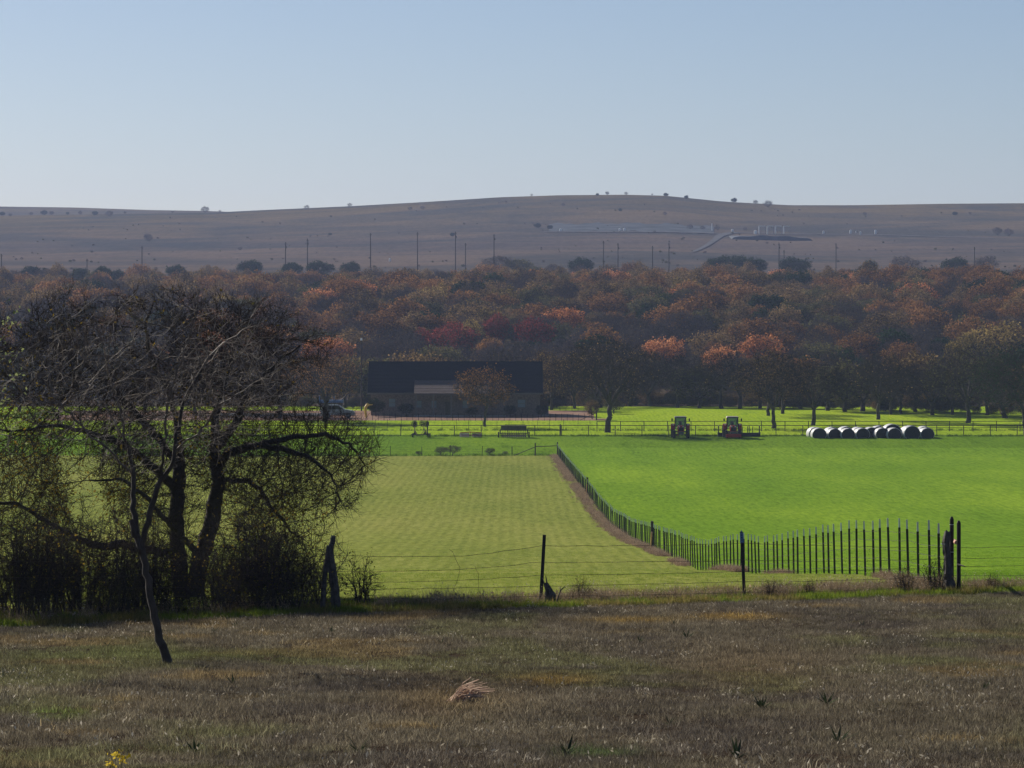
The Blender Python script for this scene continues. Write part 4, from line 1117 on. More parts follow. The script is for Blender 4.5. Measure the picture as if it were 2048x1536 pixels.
for px, Y, s, lb in ((1160, 74.4, .55, 'grey brush heap of twigs right of the dead stump'), (1812, 78.2, .62, 'pale bristly bush left of the corner posts'), (1872, 78.6, .75, 'brown bushy weed clump against the old thick post'),
                     (1620, 76.9, .38, 'low twiggy bush on the verge right of the blue-tipped post'), (1540, 76.2, .42, 'small dry bush just right of the blue-tipped post'), (1985, 79.6, .4, 'low dark bush right of the corner posts')):
    g = Gp(px, Y); r = thing('shrub', lb, 'shrub', tuple(g), px * .1, None, s); part('stems', s4[0], r); part('crown', s4[1], r)

# ------------------------------------------------------------------ far trees: shared shapes
def far_tree(nm, seed, h, wd, leaf, nleaf, lsz, twig='dark_twig', ntw=3, bare=.5, trunk_h=.25, limbs=5, lobes=True, low=.22, tr=.26):
    rg = np.random.default_rng(seed)
    lean = rg.normal(0, .02, 2) * h
    t1 = np.array([lean[0], lean[1], h * trunk_h]); gs = [([(0, 0, -.6), (lean[0] * .3, lean[1] * .3, h * trunk_h * .5), tuple(t1)], [tr * 1.35, tr, tr * .85], False)]
    for i in range(limbs):
        a_ = i * 6.283 / limbs + rg.normal(0, .4); up = rg.uniform(.35, 1.); r = wd * .5 * rg.uniform(.45, .8)
        m_ = t1 + np.array([math.cos(a_) * r * .45, math.sin(a_) * r * .45, h * .16 * (1 + up)]); e_ = t1 + np.array([math.cos(a_) * r * (1.2 - up * .5), math.sin(a_) * r * (1.2 - up * .5), h * (.16 + .42 * up)])
        gs.append(([tuple(t1), tuple(m_), tuple(e_)], [tr * .6, tr * .42, tr * .18], True))
    nA = 900
    C0 = np.array([lean[0], lean[1], h * (low + (1 - low) * .5)]); RR_ = np.array([wd * .5, wd * .5, h * (1 - low) * .5])
    # lumpy crown: several lobes round the middle
    nl = 11; AA = [ellipsoid_pts(nA // 3, C0, RR_ * .82, rg, .3)]; LB = []
    for i in range(nl):
        d = rg.normal(size=3); d[2] = abs(d[2]) * .8 - .15; d /= np.linalg.norm(d); c = C0 + d * RR_ * .66; rr = RR_ * rg.uniform(.18, .46); rr = np.full(3, rr.mean()); LB.append((c, rr)); AA.append(ellipsoid_pts(nA * 2 // 3 // nl, c, rr, rg, .3))
    AA = np.concatenate(AA)
    Pn, pr, rm = colonize(gs, AA, step=h * .05, infl=h * .5, kill=h * .055, maxit=40, rg=rg, jit=.2)
    R_, kc = radii(pr, rm, .018, 2.2)
    idx = np.nonzero(pr >= 0)[0]; A0, A1 = Pn[pr[idx]], Pn[idx]; r1 = R_[idx]; r0 = np.minimum(R_[pr[idx]], r1 * 1.4)
    th = r1 > .05
    T = Acc(); Vv, Ff = tubes(A0[th], A1[th] + (A1 - A0)[th] * .08, r0[th], r1[th], 6); T.add(Vv, Ff); tk = T.mesh(nm + '_trunk', 'bark', smooth=True)
    K = Acc(); Vv, Ff = tubes(A0[~th], A1[~th], r0[~th], r1[~th], 3); K.add(Vv, Ff, 0)
    d = A1 - A0; d /= np.maximum(np.linalg.norm(d, axis=1, keepdims=True), 1e-9)
    sel = np.nonzero(r1 < .05)[0]; k = len(sel) * ntw
    B = np.repeat(A1[sel], ntw, 0); D = np.repeat(d[sel], ntw, 0) + rg.normal(size=(k, 3)) * .65; D[:, 2] += .2; D /= np.linalg.norm(D, axis=1, keepdims=True)
    Vv, Ff = slivers(B, D, h * .085 * rg.uniform(.5, 1.3, k), .055 * rg.uniform(.6, 1.3, k), rg); K.add(Vv, Ff, 0)
    # twig haze
    ends = B + D * h * .05; m2_ = len(ends)
    D2 = rg.normal(size=(m2_, 3)); D2[:, 2] += .3; D2 /= np.linalg.norm(D2, axis=1, keepdims=True)
    Vv, Ff = slivers(ends, D2, h * .05 * rg.uniform(.5, 1.4, m2_), .045, rg); K.add(Vv, Ff, 0)
    if nleaf:
        j = rg.integers(0, m2_, nleaf); Lp = ends[j] + rg.normal(0, h * .032, (nleaf, 3))
        Vv, Ff = leafquads(Lp, lsz, rg, flat=.15, asp=.7); K.add(Vv, Ff, 1)
    return tk, K.mesh(nm + '_crown', [twig, leaf])
KIND = {}
LEAF = dict(rust=('rust_leaf', 3800, .16), brown=('brown_leaf', 3400, .16), olive=('olive_leaf', 3400, .16), green=('evergreen_leaf', 4600, .19), red=('red_leaf', 3400, .16), orange=('orange_leaf', 3600, .16),
            yellow=('yellow_green_leaf', 3600, .15), bare=('brown_leaf', 160, .12))
def kind_shapes(k, n, h=9., wd=9.5, **kw):
    lf_, nl, ls = LEAF[k]
    KIND[k] = [far_tree('%s_tree' % k, hash_(k) + i, h * (1 + .1 * (i - 1)), wd * (1 - .08 * (i - 1)), lf_, nl, ls, twig='gray_twig' if k == 'bare' else 'dark_twig', ntw=5 if k == 'bare' else 3, low=.12, trunk_h=.2, **kw) for i in range(n)]
def hash_(s): return sum(ord(c) * (i + 3) for i, c in enumerate(s))
for k, n in (('rust', 3), ('brown', 3), ('olive', 2), ('green', 2), ('red', 2), ('orange', 2), ('yellow', 1), ('bare', 3)): kind_shapes(k, n)

def tree_at(kind, px, Y, h, wd=None, v=None, rz=None, name=None, label=None, group=None, cat='tree'):
    X_ = PX(px, Y); g = (X_, Y, hz(X_, Y)); v = rng.integers(0, len(KIND[kind])) if v is None else v
    base_h = 9. * (1 + .1 * (v - 1)); base_w = 9.5 * (1 - .08 * (v - 1)); wd = wd or h * 1.05; h = h * .90
    o = thing(name or 'oak_tree', label, cat, g, rng.uniform(0, 6.28) if rz is None else rz, group, (wd / base_w, wd / base_w, h / base_h))
    part('trunk', KIND[kind][v][0], o); part('crown', KIND[kind][v][1], o); return o

# trees standing in front of the wood
heavy = {}
def own_tree(px, Y, toppy, wpx, seed, leaf, nleaf, label, limbs=6, trunk_h=.25, tr=.3, low=.2, name='oak_tree', twig='dark_twig', ntw=5, rz=0., lsz=.11):
    X_ = PX(px, Y); g = np.array([X_, Y, hz(X_, Y)]); h = (PP(px, toppy, Y)[2] - g[2]) * .94; wd = wpx * Y / F
    o = thing(name, label, 'tree', tuple(g), rz)
    tk, cr = far_tree(name + str(seed), seed, h, wd, leaf, nleaf, lsz, twig, ntw, trunk_h=trunk_h, limbs=limbs, low=low, tr=tr)
    part('trunk', tk, o); part('crown', cr, o); return o
own_tree(968, 520, 722, 132, 201, 'rust_leaf', 2600, 'small oak with thin rusty leaves standing in front of the house', 5, .28, .2, .24, lsz=.10)
own_tree(1214, 503, 655, 250, 202, 'brown_leaf', 1100, 'big spreading bare oak between the house and the first tractor', 7, .27, .40, .26, ntw=6, lsz=.10)
own_tree(1548, 515, 700, 190, 203, 'brown_leaf', 3600, 'brownish oak between the second tractor and the bales', 6, .26, .30, .26, lsz=.10)
own_tree(1535, 552, 705, 120, 204, 'brown_leaf', 500, 'slim bare oak just left behind the brownish oak', 5, .25, .26, .28)
own_tree(1566, 560, 700, 130, 205, 'brown_leaf', 300, 'slim bare oak just right behind the brownish oak', 5, .25, .26, .28)
own_tree(1626, 524, 705, 170, 206, 'brown_leaf', 200, 'dark bare oak with drooping twigs behind the left bales', 6, .22, .32, .2, twig='dark_twig', ntw=6)
own_tree(1757, 540, 700, 150, 207, 'brown_leaf', 200, 'dark bare oak behind the middle of the bales', 6, .25, .28, .22)
own_tree(1782, 556, 712, 130, 208, 'brown_leaf', 100, 'slender bare oak behind the tall bale', 5, .28, .22, .25)
own_tree(1802, 560, 715, 130, 209, 'brown_leaf', 100, 'second slender bare oak behind the tall bale, to its right', 5, .28, .22, .25)
own_tree(1938, 530, 690, 210, 210, 'olive_leaf', 1800, 'tall dark oak with a flared trunk right of the bales', 6, .26, .34, .2)
own_tree(2052, 496, 665, 260, 211, 'evergreen_leaf', 5200, 'dark green leaning oak cut off by the right edge', 6, .26, .36, .15, twig='dark_twig')
own_tree(1442, 592, 690, 150, 212, 'brown_leaf', 160, 'dark bare oak at the wood edge behind the second tractor', 5, .3, .3, .25)
own_tree(1355, 600, 700, 140, 213, 'olive_leaf', 300, 'dark rounded oak at the wood edge behind the first tractor', 5, .3, .28, .2)
own_tree(648, 534, 694, 180, 214, 'rust_leaf', 3600, 'broad brownish oak with a thick trunk left of the parked car', 6, .27, .36, .24, lsz=.1)
own_tree(560, 545, 690, 170, 215, 'brown_leaf', 700, 'brown oak behind the drooping branches of the near oak', 6, .25, .3, .2)
own_tree(1103, 578, 690, 130, 216, 'brown_leaf', 3000, 'brown leaning tree close to the right end of the house', 5, .25, .26, .15)
own_tree(1150, 590, 700, 150, 217, 'brown_leaf', 2600, 'brown twiggy tree behind the dirt yard', 5, .22, .25, .12)
own_tree(480, 560, 665, 190, 218, 'brown_leaf', 2600, 'brown oak far behind the crown of the leaning tree', 6, .2, .3, .15)
own_tree(390, 556, 650, 190, 219, 'orange_leaf', 500, 'reddish brown oak far behind the big dark oak', 6, .2, .3, .15)
for i, px in enumerate((-40, 40, 120, 200, 290)):
    own_tree(px, 560 + 9 * (i % 3), 660 + 14 * (i % 2), 180, 230 + i, 'olive_leaf' if i % 2 else 'brown_leaf', 700, 'dull tree seen through the crown of the near oak', 5, .2, .28, .12)
# low brush at the foot of the wood edge, trees of the wood-edge wall
s_ed = [(1260, 612), (1300, 606), (1400, 600), (1480, 597), (1520, 590), (1600, 585), (1655, 578), (1690, 572), (1725, 566), (1830, 566), (1865, 560), (1905, 556), (1975, 548), (2010, 545), (2075, 545), (1200, 600), (1050, 598), (1000, 600), (940, 602), (880, 600), (830, 602), (780, 600), (735, 598), (690, 592)]
for i, (px, Y) in enumerate(s_ed):
    k = ('bare', 'bare', 'olive', 'bare', 'brown')[i % 5] if px > 1150 else ('brown', 'bare', 'olive', 'brown')[i % 4]
    lb = {'bare': 'grey leafless tree at the wood edge', 'olive': 'dark olive tree at the wood edge', 'brown': 'brown-leaved tree at the wood edge'}[k]
    lb += ' behind the house' if px < 1110 else (' left of the bales' if px < 1610 else ' right above the bales')
    tree_at(k, px, Y + 6 * math.sin(i * 1.7), 9.6 + 1.4 * math.sin(i * 2.3), 11.5 + math.sin(i) * 1.5, label=lb, group='trees in the front rank of the wood')

# named crowns of the wood, placed by the height of their tops
def find_Y(px, toppy, h, y0=600., y1=1290.):
    ys_ = np.arange(y0, y1, 2.); t = 600 - (H((px - 1024) * ys_ / F, ys_) + h) * F / ys_
    k = np.nonzero(t <= toppy)[0]
    return float(ys_[k[0]]) if len(k) else float(ys_[int(np.argmin(t))])
SPEC = [('orange', 660, 657, 112, 10, 'bright orange-topped oak above the parked car'), ('red', 905, 640, 110, 9, 'dark red tree above the middle of the house roof'), ('red', 845, 646, 55, 8, 'small dark red tree left of the larger red crown'),
        ('red', 1068, 630, 100, 9, 'crimson tree above the right end of the house roof'), ('red', 995, 622, 60, 9, 'pinkish red tree between the two dark red crowns'),
        ('orange', 1325, 660, 95, 9.5, 'sunlit orange tree above the first tractor'), ('orange', 1440, 676, 80, 9.5, 'low sunlit orange tree above the second tractor'), ('orange', 1530, 662, 110, 9.5, 'wide sunlit orange tree right above the second tractor'),
        ('rust', 1715, 652, 110, 9.5, 'golden rust oak high above the left bales'), ('rust', 1800, 670, 80, 9, 'rust oak above the tall bale'), ('yellow', 1985, 636, 170, 10.5, 'large yellowish tree near the right edge of the wood'),
        ('yellow', 1920, 662, 90, 9, 'smaller yellowish tree left of the large yellow one'), ('olive', 880, 672, 100, 10.5, 'olive oak just above the left half of the house roof'), ('green', 2035, 684, 100, 11, 'dark evergreen at the right edge of the wood'),
        ('orange', 430, 655, 90, 9.5, 'orange-brown oak behind the near oak crown'), ('green', 1690, 690, 90, 9.5, 'dark green tree above the left bales'),
        ('rust', 1220, 575, 100, 9, 'rust oak in the middle of the wood'), ('green', 1465, 487, 85, 9, 'large dark green cedar rising at the top edge of the wood'), ('green', 1430, 496, 50, 8, 'dark green cedar left of the largest one on the skyline of the wood'),
        ('green', 1505, 498, 60, 8, 'dark green cedar right of the largest one at the top of the wood'), ('green', 1160, 495, 55, 8, 'dark cedar at the top of the wood right of centre'), ('green', 160, 531, 46, 7, 'round dark cedar at the far left top of the wood'),
        ('green', 62, 528, 46, 6, 'flat dark cedar at the far left top of the wood'), ('green', 500, 517, 56, 7, 'dark cedar above the leaning tree'), ('green', 640, 518, 60, 7, 'dark cedar cluster left of centre on the wood top'), ('green', 585, 520, 50, 7, 'dark cedar left of the cluster on the wood top'),
        ('green', 232, 536, 40, 6, 'low dark cedar at the left top of the wood'), ('green', 1590, 508, 70, 8, 'dark cedar right of the skyline cedars'), ('green', 1910, 502, 60, 8, 'dark cedar at the top of the wood near the right'),
        ('green', 350, 527, 46, 6, 'low dark cedar above the big oak'), ('green', 700, 520, 44, 6.5, 'small dark cedar at the wood top left of centre'), ('bare', 1810, 492, 70, 9, 'grey bare tree rising at the top of the wood'), ('bare', 1000, 497, 90, 9, 'broad grey-green bare tree at the top of the wood in the centre'),
        ('bare', 1970, 485, 60, 9, 'pale bare tree at the right top of the wood'), ('green', 1740, 505, 40, 7, 'small cedar between bare trees at the wood top'), ('olive', 1040, 497, 60, 8, 'grey olive tree at the wood top right of centre')]
placed = []; clear = []
for k, px, tp_, wpx, h, lb in SPEC:
    Y = find_Y(px, tp_, h); tree_at(k, px, Y, h, wpx * Y / F, label=lb, group=None, name='cedar_tree' if k == 'green' else 'oak_tree'); placed.append((PX(px, Y), Y, wpx * Y / F * .5)); clear.append((px, Y, wpx * .5, tp_ + .62 * h * F / Y))

def hz_cap(x, y, cb): return (600 - cb) * y / F - hz(x, y)
# the wood itself
r_ = np.random.default_rng(99); cand = []
y = 618.
while y < 1200:
    half = .152 * y + 24; x = -half + r_.uniform(0, 8)
    while x < half:
        cand.append((x + r_.normal(0, 1.6), y + r_.normal(0, 2.4))); x += r_.uniform(7.5, 11.5)
    y += 9.5
wood = []
for x, y in cand:
    px = 1024 + x * F / y
    if any((x - a_) ** 2 + (y - b_) ** 2 < (r0_ * .7) ** 2 for a_, b_, r0_ in placed): continue
    n1 = float(fbm(x / 75. + 9, y / 95., 71, 2)); n2 = r_.uniform()
    # greyer leafless stands lie low in the wood at the right and left, rust oaks fill the upper slope
    low = float(sstep(900, 680, y)) if y < 900 else 0.
    pb = .18 + .62 * low * (1 if px > 1150 or px < 700 else .7) + (.35 if n1 < .42 else 0)
    if n2 < pb: k = 'bare'
    else: k = r_.choice(['rust', 'brown', 'olive', 'green', 'orange', 'yellow'], p=[.29, .33, .21, .10, .03, .04])
    h = r_.uniform(5.4, 10.8) * (1.06 if k in ('rust', 'brown') else .93)
    if y > 1030: h *= .82
    for cx, cY, cw, cb in clear:          # a low tree where a taller crown behind is seen over it
        if y < cY and abs(px - cx) < cw * 1.1: h = min(h, hz_cap(x, y, cb))
    if h < 3.2: continue
    wood.append([x, y, k, h, h * r_.uniform(.95, 1.35), int(r_.integers(0, len(KIND[k]))), r_.uniform(0, 6.28)])
wood.sort(key=lambda t: t[1])
# how much of each crown shows past the ones in front of it
prof = np.full(2400, 720.); vis = []
for t in wood:
    x, y, k, h, wd = t[:5]; px = 1024 + x * F / y; hw = wd * .5 * F / y * .8; top = 600 - (hz(x, y) + h) * F / y
    a_, b_ = int(px - hw) + 176, int(px + hw) + 176; a_ = max(0, a_); b_ = min(2400, b_)
    if b_ <= a_: vis.append(0.); continue
    u = (np.arange(a_, b_) - 176 - px) / hw; ct = top + (h * F / y) * .35 * u ** 2; d = prof[a_:b_] - ct
    ins = (np.arange(a_, b_) >= 176) & (np.arange(a_, b_) < 2224)
    vis.append(float(np.clip(d, 0, None)[ins].sum())); prof[a_:b_] = np.minimum(prof[a_:b_], ct)
order = np.argsort(-np.array(vis)); NIND = 235; ind = set(int(i) for i in order[:NIND] if vis[i] > 60)
LM = [(0, 150, 'far left'), (150, 330, 'above the near oak'), (330, 520, 'above the leaning tree'), (520, 640, 'left of the orange oak'), (640, 760, 'over the parked car'), (760, 880, 'over the left roof'), (880, 1000, 'over the middle roof'),
      (1000, 1120, 'over the right roof end'), (1120, 1290, 'over the big far oak'), (1290, 1410, 'over the first tractor'), (1410, 1520, 'over the second tractor'), (1520, 1640, 'over the brownish oak'),
      (1640, 1760, 'over the left bales'), (1760, 1880, 'over the right bales'), (1880, 2100, 'toward the right edge')]
def where(px):
    for a_, b_, s in LM:
        if px < b_: return s
    return LM[-1][2]
NMK = dict(rust='rust-brown oak', brown='brown oak', olive='olive-green oak', green='dark cedar', red='red tree', orange='orange oak', yellow='yellowish tree', bare='grey leafless tree')
rest = {}
for i, t in enumerate(wood):
    x, y, k, h, wd, v, rz = t; px = 1024 + x * F / y
    if i in ind:
        band = 'low' if y < 760 else ('halfway up' if y < 960 else 'high')
        tree_at(k, px, y, h, wd, v, rz, 'cedar_tree' if k == 'green' else 'oak_tree' if k != 'bare' else 'bare_tree', '%s %s in the wood %s' % (NMK[k], band, where(px)), 'trees of the wooded slope')
    else: rest.setdefault('w', []).append(t)
pr_ = []; names = []
for k in KIND:
    for v, (tk, cr) in enumerate(KIND[k]):
        # one joined mesh for trunk and crown of this kind
        nv = len(tk.vertices); a_ = np.zeros(nv * 3, np.float32); tk.vertices.foreach_get('co', a_); b_ = np.zeros(len(cr.vertices) * 3, np.float32); cr.vertices.foreach_get('co', b_)
        def polys(me, off):
            lt = np.zeros(len(me.polygons), np.int32); me.polygons.foreach_get('loop_total', lt); mi = np.zeros(len(me.polygons), np.int32); me.polygons.foreach_get('material_index', mi)
            lv = np.zeros(len(me.loops), np.int32); me.loops.foreach_get('vertex_index', lv); st = np.concatenate([[0], np.cumsum(lt)[:-1]]); out_ = []
            for q in (3, 4):
                s_ = lt == q
                if s_.any(): out_.append((lv[st[s_][:, None] + np.arange(q)] + off, mi[s_]))
            return out_
        P1 = polys(tk, 0); P2 = polys(cr, nv)
        me = mesh_np('wood_%s_%d' % (k, v), np.concatenate([a_.reshape(-1, 3), b_.reshape(-1, 3)]), [p[0] for p in P1] + [p[0] for p in P2], [tk.materials[0]] + list(cr.materials), [0] * len(P1) + [p[1] + 1 for p in P2])
        pr_.append(me); names.append((k, v))
W_ = rest['w']; pts = np.array([(t[0], t[1], hz(t[0], t[1])) for t in W_]); sc = np.array([t[3] / 9. for t in W_])
o = scatter('wood_trees', pr_, pts, sc=sc)
at_ = o.data.attributes['idx']; at_.data.foreach_set('value', np.array([names.index((t[2], t[5])) for t in W_], np.int32))
o['label'] = 'the many further trees that fill the wooded slope between the ones picked out'
# brush in the shade of the wood edge
bsh = [KIND['bare'][0][1], KIND['brown'][1][1], KIND['olive'][0][1]]
n = 260; px = r_.uniform(560, 2150, n); edge = np.interp(px, [560, 1190, 1250, 1350, 1450, 1600, 1850, 2050], [590, 592, 618, 606, 598, 582, 560, 548]); y = edge + r_.uniform(2, 14, n); x = (px - 1024) * y / F
scatter('edge_brush', bsh, np.stack([x, y, H(x, y) - .35], 1), sc=r_.uniform(.18, .42, n))

# ------------------------------------------------------------------ the house
YH = 557.5; HX0, HX1 = PX(735, 552.5), PX(1086, 552.5)
hg = hz(-9, 553); house = thing('farmhouse', 'long single-storey stone farmhouse with a steep dark shingle roof and brown porch', 'house', ((HX0 + HX1) / 2, YH, hg))
hw = (HX1 - HX0) / 2; ev = 3.55; rg_h = 8.25
wl = MB()
x0, x1, y0, y1 = -hw + .5, hw - .45, -4.6, 4.6
slope = (rg_h - ev) / 5.3
def gable(x): return [(-4.6, 0 - .5), (4.6, -.5), (4.6, ev + .3), (0, ev + .3 + 4.6 * slope * .93), (-4.6, ev + .3)]
wl.extr_x(gable(0), x0, x1)
part('wall', wl.mesh('wall', 'stone_wall'), house)
rf_ = MB(); th_ = .16
for s in (-1, 1):
    e0 = (s * 5.3, ev); r0_ = (0, rg_h)
    rf_.extr_x([e0, r0_, (0, rg_h - th_ * 1.3), (s * 5.3, ev - th_)] if s < 0 else [e0, (s * 5.3, ev - th_), (0.001, rg_h - th_ * 1.3), (0.001, rg_h)], -hw, hw)
roof = part('roof', rf_.mesh('roof', 'shingle'), house)
sl = MB(); nl = 22          # shingle courses, each a thin step proud of the roof
for i in range(nl):
    t0, t1 = i / nl, (i + .96) / nl; ya, za = -5.3 * (1 - t0), ev + (rg_h - ev) * t0; yb, zb = -5.3 * (1 - t1), ev + (rg_h - ev) * t1
    sl.extr_x([(ya - .02, za + .045), (yb - .005, zb + .012), (yb, zb - .02), (ya, za - .02)], -hw + .003, hw - .003)
sc_ = part('shingle_courses', sl.mesh('shingle_courses', 'shingle'), roof); stuff(sc_)
rc_ = MB(); rc_.cyl((-hw, 0, rg_h), (hw, 0, rg_h), .11, n=6); part('ridge_cap', rc_.mesh('ridge_cap', 'shingle'), roof)
v_ = MB(); v_.cyl((4.5, -1.2, rg_h - 1.3), (4.5, -1.2, rg_h - .55), .07, n=8); part('vent_pipe', v_.mesh('vent_pipe', 'gray_paint'), roof)
fa = MB(); fa.box(-hw, hw, -5.42, -5.33, ev - .28, ev - .02); part('gutter', fa.mesh('gutter', 'trim'), house)
for xx in (-hw, hw - .06):
    bb = MB(); bb.extr_x([(-5.3, ev - .3), (-5.3, ev - .17), (0, rg_h - .22), (5.3, ev - .17), (5.3, ev - .3), (0, rg_h - .5)], xx - .02, xx + .08); part('barge_board', bb.mesh('barge_board', 'trim'), house)
pxl = lambda px: PX(px, 552.5) - (HX0 + HX1) / 2
def window(px, w_, h_, zb, y=-4.6, pale=False):
    f = MB(); X_ = pxl(px); t = .09
    f.box(X_ - w_ / 2, X_ + w_ / 2, y - .06, y + .02, zb, zb + t).box(X_ - w_ / 2, X_ + w_ / 2, y - .06, y + .02, zb + h_ - t, zb + h_)
    f.box(X_ - w_ / 2, X_ - w_ / 2 + t, y - .058, y + .02, zb + t, zb + h_ - t).box(X_ + w_ / 2 - t, X_ + w_ / 2, y - .058, y + .02, zb + t, zb + h_ - t)
    f.box(X_ - w_ / 2 + t, X_ + w_ / 2 - t, y - .05, y + .02, zb + h_ / 2 - .03, zb + h_ / 2 + .03)
    o = part('window', f.mesh('window', 'trim'), house)
    p = MB(); p.box(X_ - w_ / 2 + t, X_ + w_ / 2 - t, y - .02, y + .01, zb + t, zb + h_ - t); part('pane', p.mesh('pane', 'window_glass'), o)
    s = MB(); s.box(X_ - w_ / 2 - .08, X_ + w_ / 2 + .08, y - .14, y, zb - .09, zb - .003); part('sill', s.mesh('sill', 'trim'), o)
window(784, 1.1, 1.35, 1.3, pale=True); window(838, .9, 1.2, 1.15); window(868, .9, 1.2, 1.15); window(930, .9, 1.3, 1.1); window(1043, 1.3, 1.3, 1.2, pale=True)
d_ = MB(); X_ = pxl(897); d_.box(X_ - .5, X_ + .5, -4.66, -4.58, .05, 2.15); dr = part('door', d_.mesh('door', 'drill_olive'), house)
h2 = MB(); h2.cyl((X_ + .4, -4.72, 1.05), (X_ + .4, -4.66, 1.05), .035, n=8); part('handle', h2.mesh('handle', 'white_paint'), dr)
# porch
pr0, pr1 = pxl(829), pxl(1012); po = MB()
zt = ev + (5.3 - 4.0) * slope + .05
po.extr_x([(-8.1, ev - .05), (-3.35, ev + 1.86), (-3.35, ev + 1.70), (-8.1, ev - .20)], pr0, pr1)
prf = part('porch_roof', po.mesh('porch_roof', 'porch_shingle'), house, label='low brown roof over the porch')
cs = MB()
for i in range(8):
    t0, t1 = i / 8, (i + .96) / 8; cs.extr_x([(-8.1 + 4.75 * t0 - .02, ev - .05 + 1.91 * t0 + .04), (-8.1 + 4.75 * t1, ev - .05 + 1.91 * t1 + .012), (-8.1 + 4.75 * t1, ev - .07 + 1.91 * t1), (-8.1 + 4.75 * t0, ev - .07 + 1.91 * t0)], pr0 + .003, pr1 - .003)
c_ = part('shingle_courses', cs.mesh('porch_courses', 'porch_shingle'), prf); stuff(c_)
for i in range(6):
    c2 = MB(); xx = pr0 + .3 + (pr1 - pr0 - .6) * i / 5; c2.box(xx - .12, xx + .12, -7.95, -7.71, 0, ev - .3); part('porch_post', c2.mesh('porch_post', 'trim'), house)
be = MB(); be.box(pr0, pr1, -7.97, -7.69, ev - .3, ev - .245); part('porch_beam', be.mesh('porch_beam', 'trim'), house)
fl = MB(); fl.box(pr0, pr1, -8.0, -4.6, -.5, .06); part('porch_floor', fl.mesh('porch_floor', 'concrete'), house)

g = Gp(1090, 553.5); ac = thing('heat_pump', 'grey box unit standing at the right end of the farmhouse', 'air conditioner', tuple(g))
m2 = MB(); m2.box(-.5, .55, -.4, .4, .08, 1.35); part('cabinet', m2.mesh('cabinet', 'gray_paint'), ac)
m2 = MB()
for i in range(7): m2.box(-.53, -.503, -.36, .36, .2 + i * .15, .29 + i * .15)  # white slats along the left edge of the cabinet
part('left_slats', m2.mesh('left_slats', 'white_paint'), ac); m2 = MB(); m2.box(-.6, .65, -.5, .5, -.3, .077); part('base', m2.mesh('base', 'concrete'), ac)
tree_at('green', 752, 549.3, 3.1, 3.0, 0, label='dark rounded evergreen bush at the left corner of the farmhouse', name='bush', cat='bush')
tree_at('green', 812, 549.5, 2.3, 2.6, 1, label='lower dark bush against the farmhouse wall left of the porch', name='bush', cat='bush')
for px, h, lb in ((1083, 2.0, 'dark bush at the right end of the farmhouse'), (945, 1.7, 'dark bush before the porch, behind the rusty oak'), (1020, 2., 'round dark bush under the right window')): tree_at('green', px, 548.5, h, 2.3, 1, label=lb, name='bush', cat='bush')
tree_at('brown', 1184, 541, 3.4, 2.6, 1, label='small brown tree at the corner of the yard fence left of the big oak', name='small_tree')
tree_at('olive', 1228, 560, 2.6, 3.6, 0, label='low olive bush right behind the big oak trunk', name='bush', cat='bush')
for px, s in ((880, 1.3), (905, 1.5), (979, 1.1), (1012, .6), (838, .7)): tree_at('bare', px, 451.4, s, s * 1.6, 0, label='low grey brush bush on the cross fence', name='bush', cat='bush', group='brush along the cross fence')

# yellow curved thing by the bush
g = Gp(731, 547); yo = thing('yard_slide', 'bright yellow curved piece standing beside the bush at the house corner', 'play slide', tuple(g))
m2 = MB(); m2.path([(.1, 0, 0), (-.02, 0, .8), (.02, 0, 1.5), (.3, 0, 2.0), (.55, 0, 1.75)], [.16, .2, .22, .2, .12], 8); part('chute', m2.mesh('chute', 'yellow_paint'), yo)
m2 = MB(); m2.path([(.3, 0, 2.0), (.75, 0, 1.9), (1.1, 0, 1.95)], [.1, .09, .08], 6).path([(.25, 0, 1.95), (.35, 0, 2.2)], [.12, .05], 6); part('hood', m2.mesh('hood', 'yellow_paint'), yo)

# parked vehicle, seen from its side
g = Gp(676, 545.); su = thing('parked_car', 'silver estate car parked in front of trees left of the farmhouse', 'car', tuple(g), 0, None, 1.12)
prof = [(-2.3, .45), (-2.35, .95), (-2.2, 1.15), (-2.05, 1.65), (-1.6, 1.78), (.1, 1.78), (.95, 1.18), (2.0, 1.0), (2.3, .8), (2.3, .42), (-2.3, .42)][:-1]
m2 = MB(); m2.extr_y([(x, z) for x, z in prof], -.9, .9); part('body', m2.mesh('body', 'car_silver'), su)
m2 = MB(); m2.extr_y([(-1.95, 1.2), (-1.85, 1.62), (-.85, 1.66), (-.85, 1.2)], -.915, .915).extr_y([(-.75, 1.2), (-.75, 1.66), (.05, 1.66), (.75, 1.2)], -.915, .915); part('side_window', m2.mesh('side_window', 'car_glass'), su)
m2 = MB(); m2.box(-1.9, -.1, -.7, -.65, 1.785, 1.84).box(-1.9, -.1, .65, .7, 1.785, 1.84); part('roof_rail', m2.mesh('roof_rail', 'white_paint'), su)
m2 = MB(); m2.box(-2.38, -2.3, -.8, .8, .95, 1.1).box(-2.22, -2.13, -.75, .75, 1.25, 1.6); part('rear_window', m2.mesh('rear_window', 'white_paint'), su)
for x in (-1.4, 1.45):
    for y in (-.82, .82):
        m2 = MB(); m2.ring((x, y, .36), .2, .36, .22, 'y', 18); t_ = part('wheel', m2.mesh('wheel', 'rubber'), su); m2 = MB(); m2.cyl((x, y - .09, .36), (x, y + .09, .36), .2, n=12); part('rim', m2.mesh('rim', 'gray_paint'), t_)
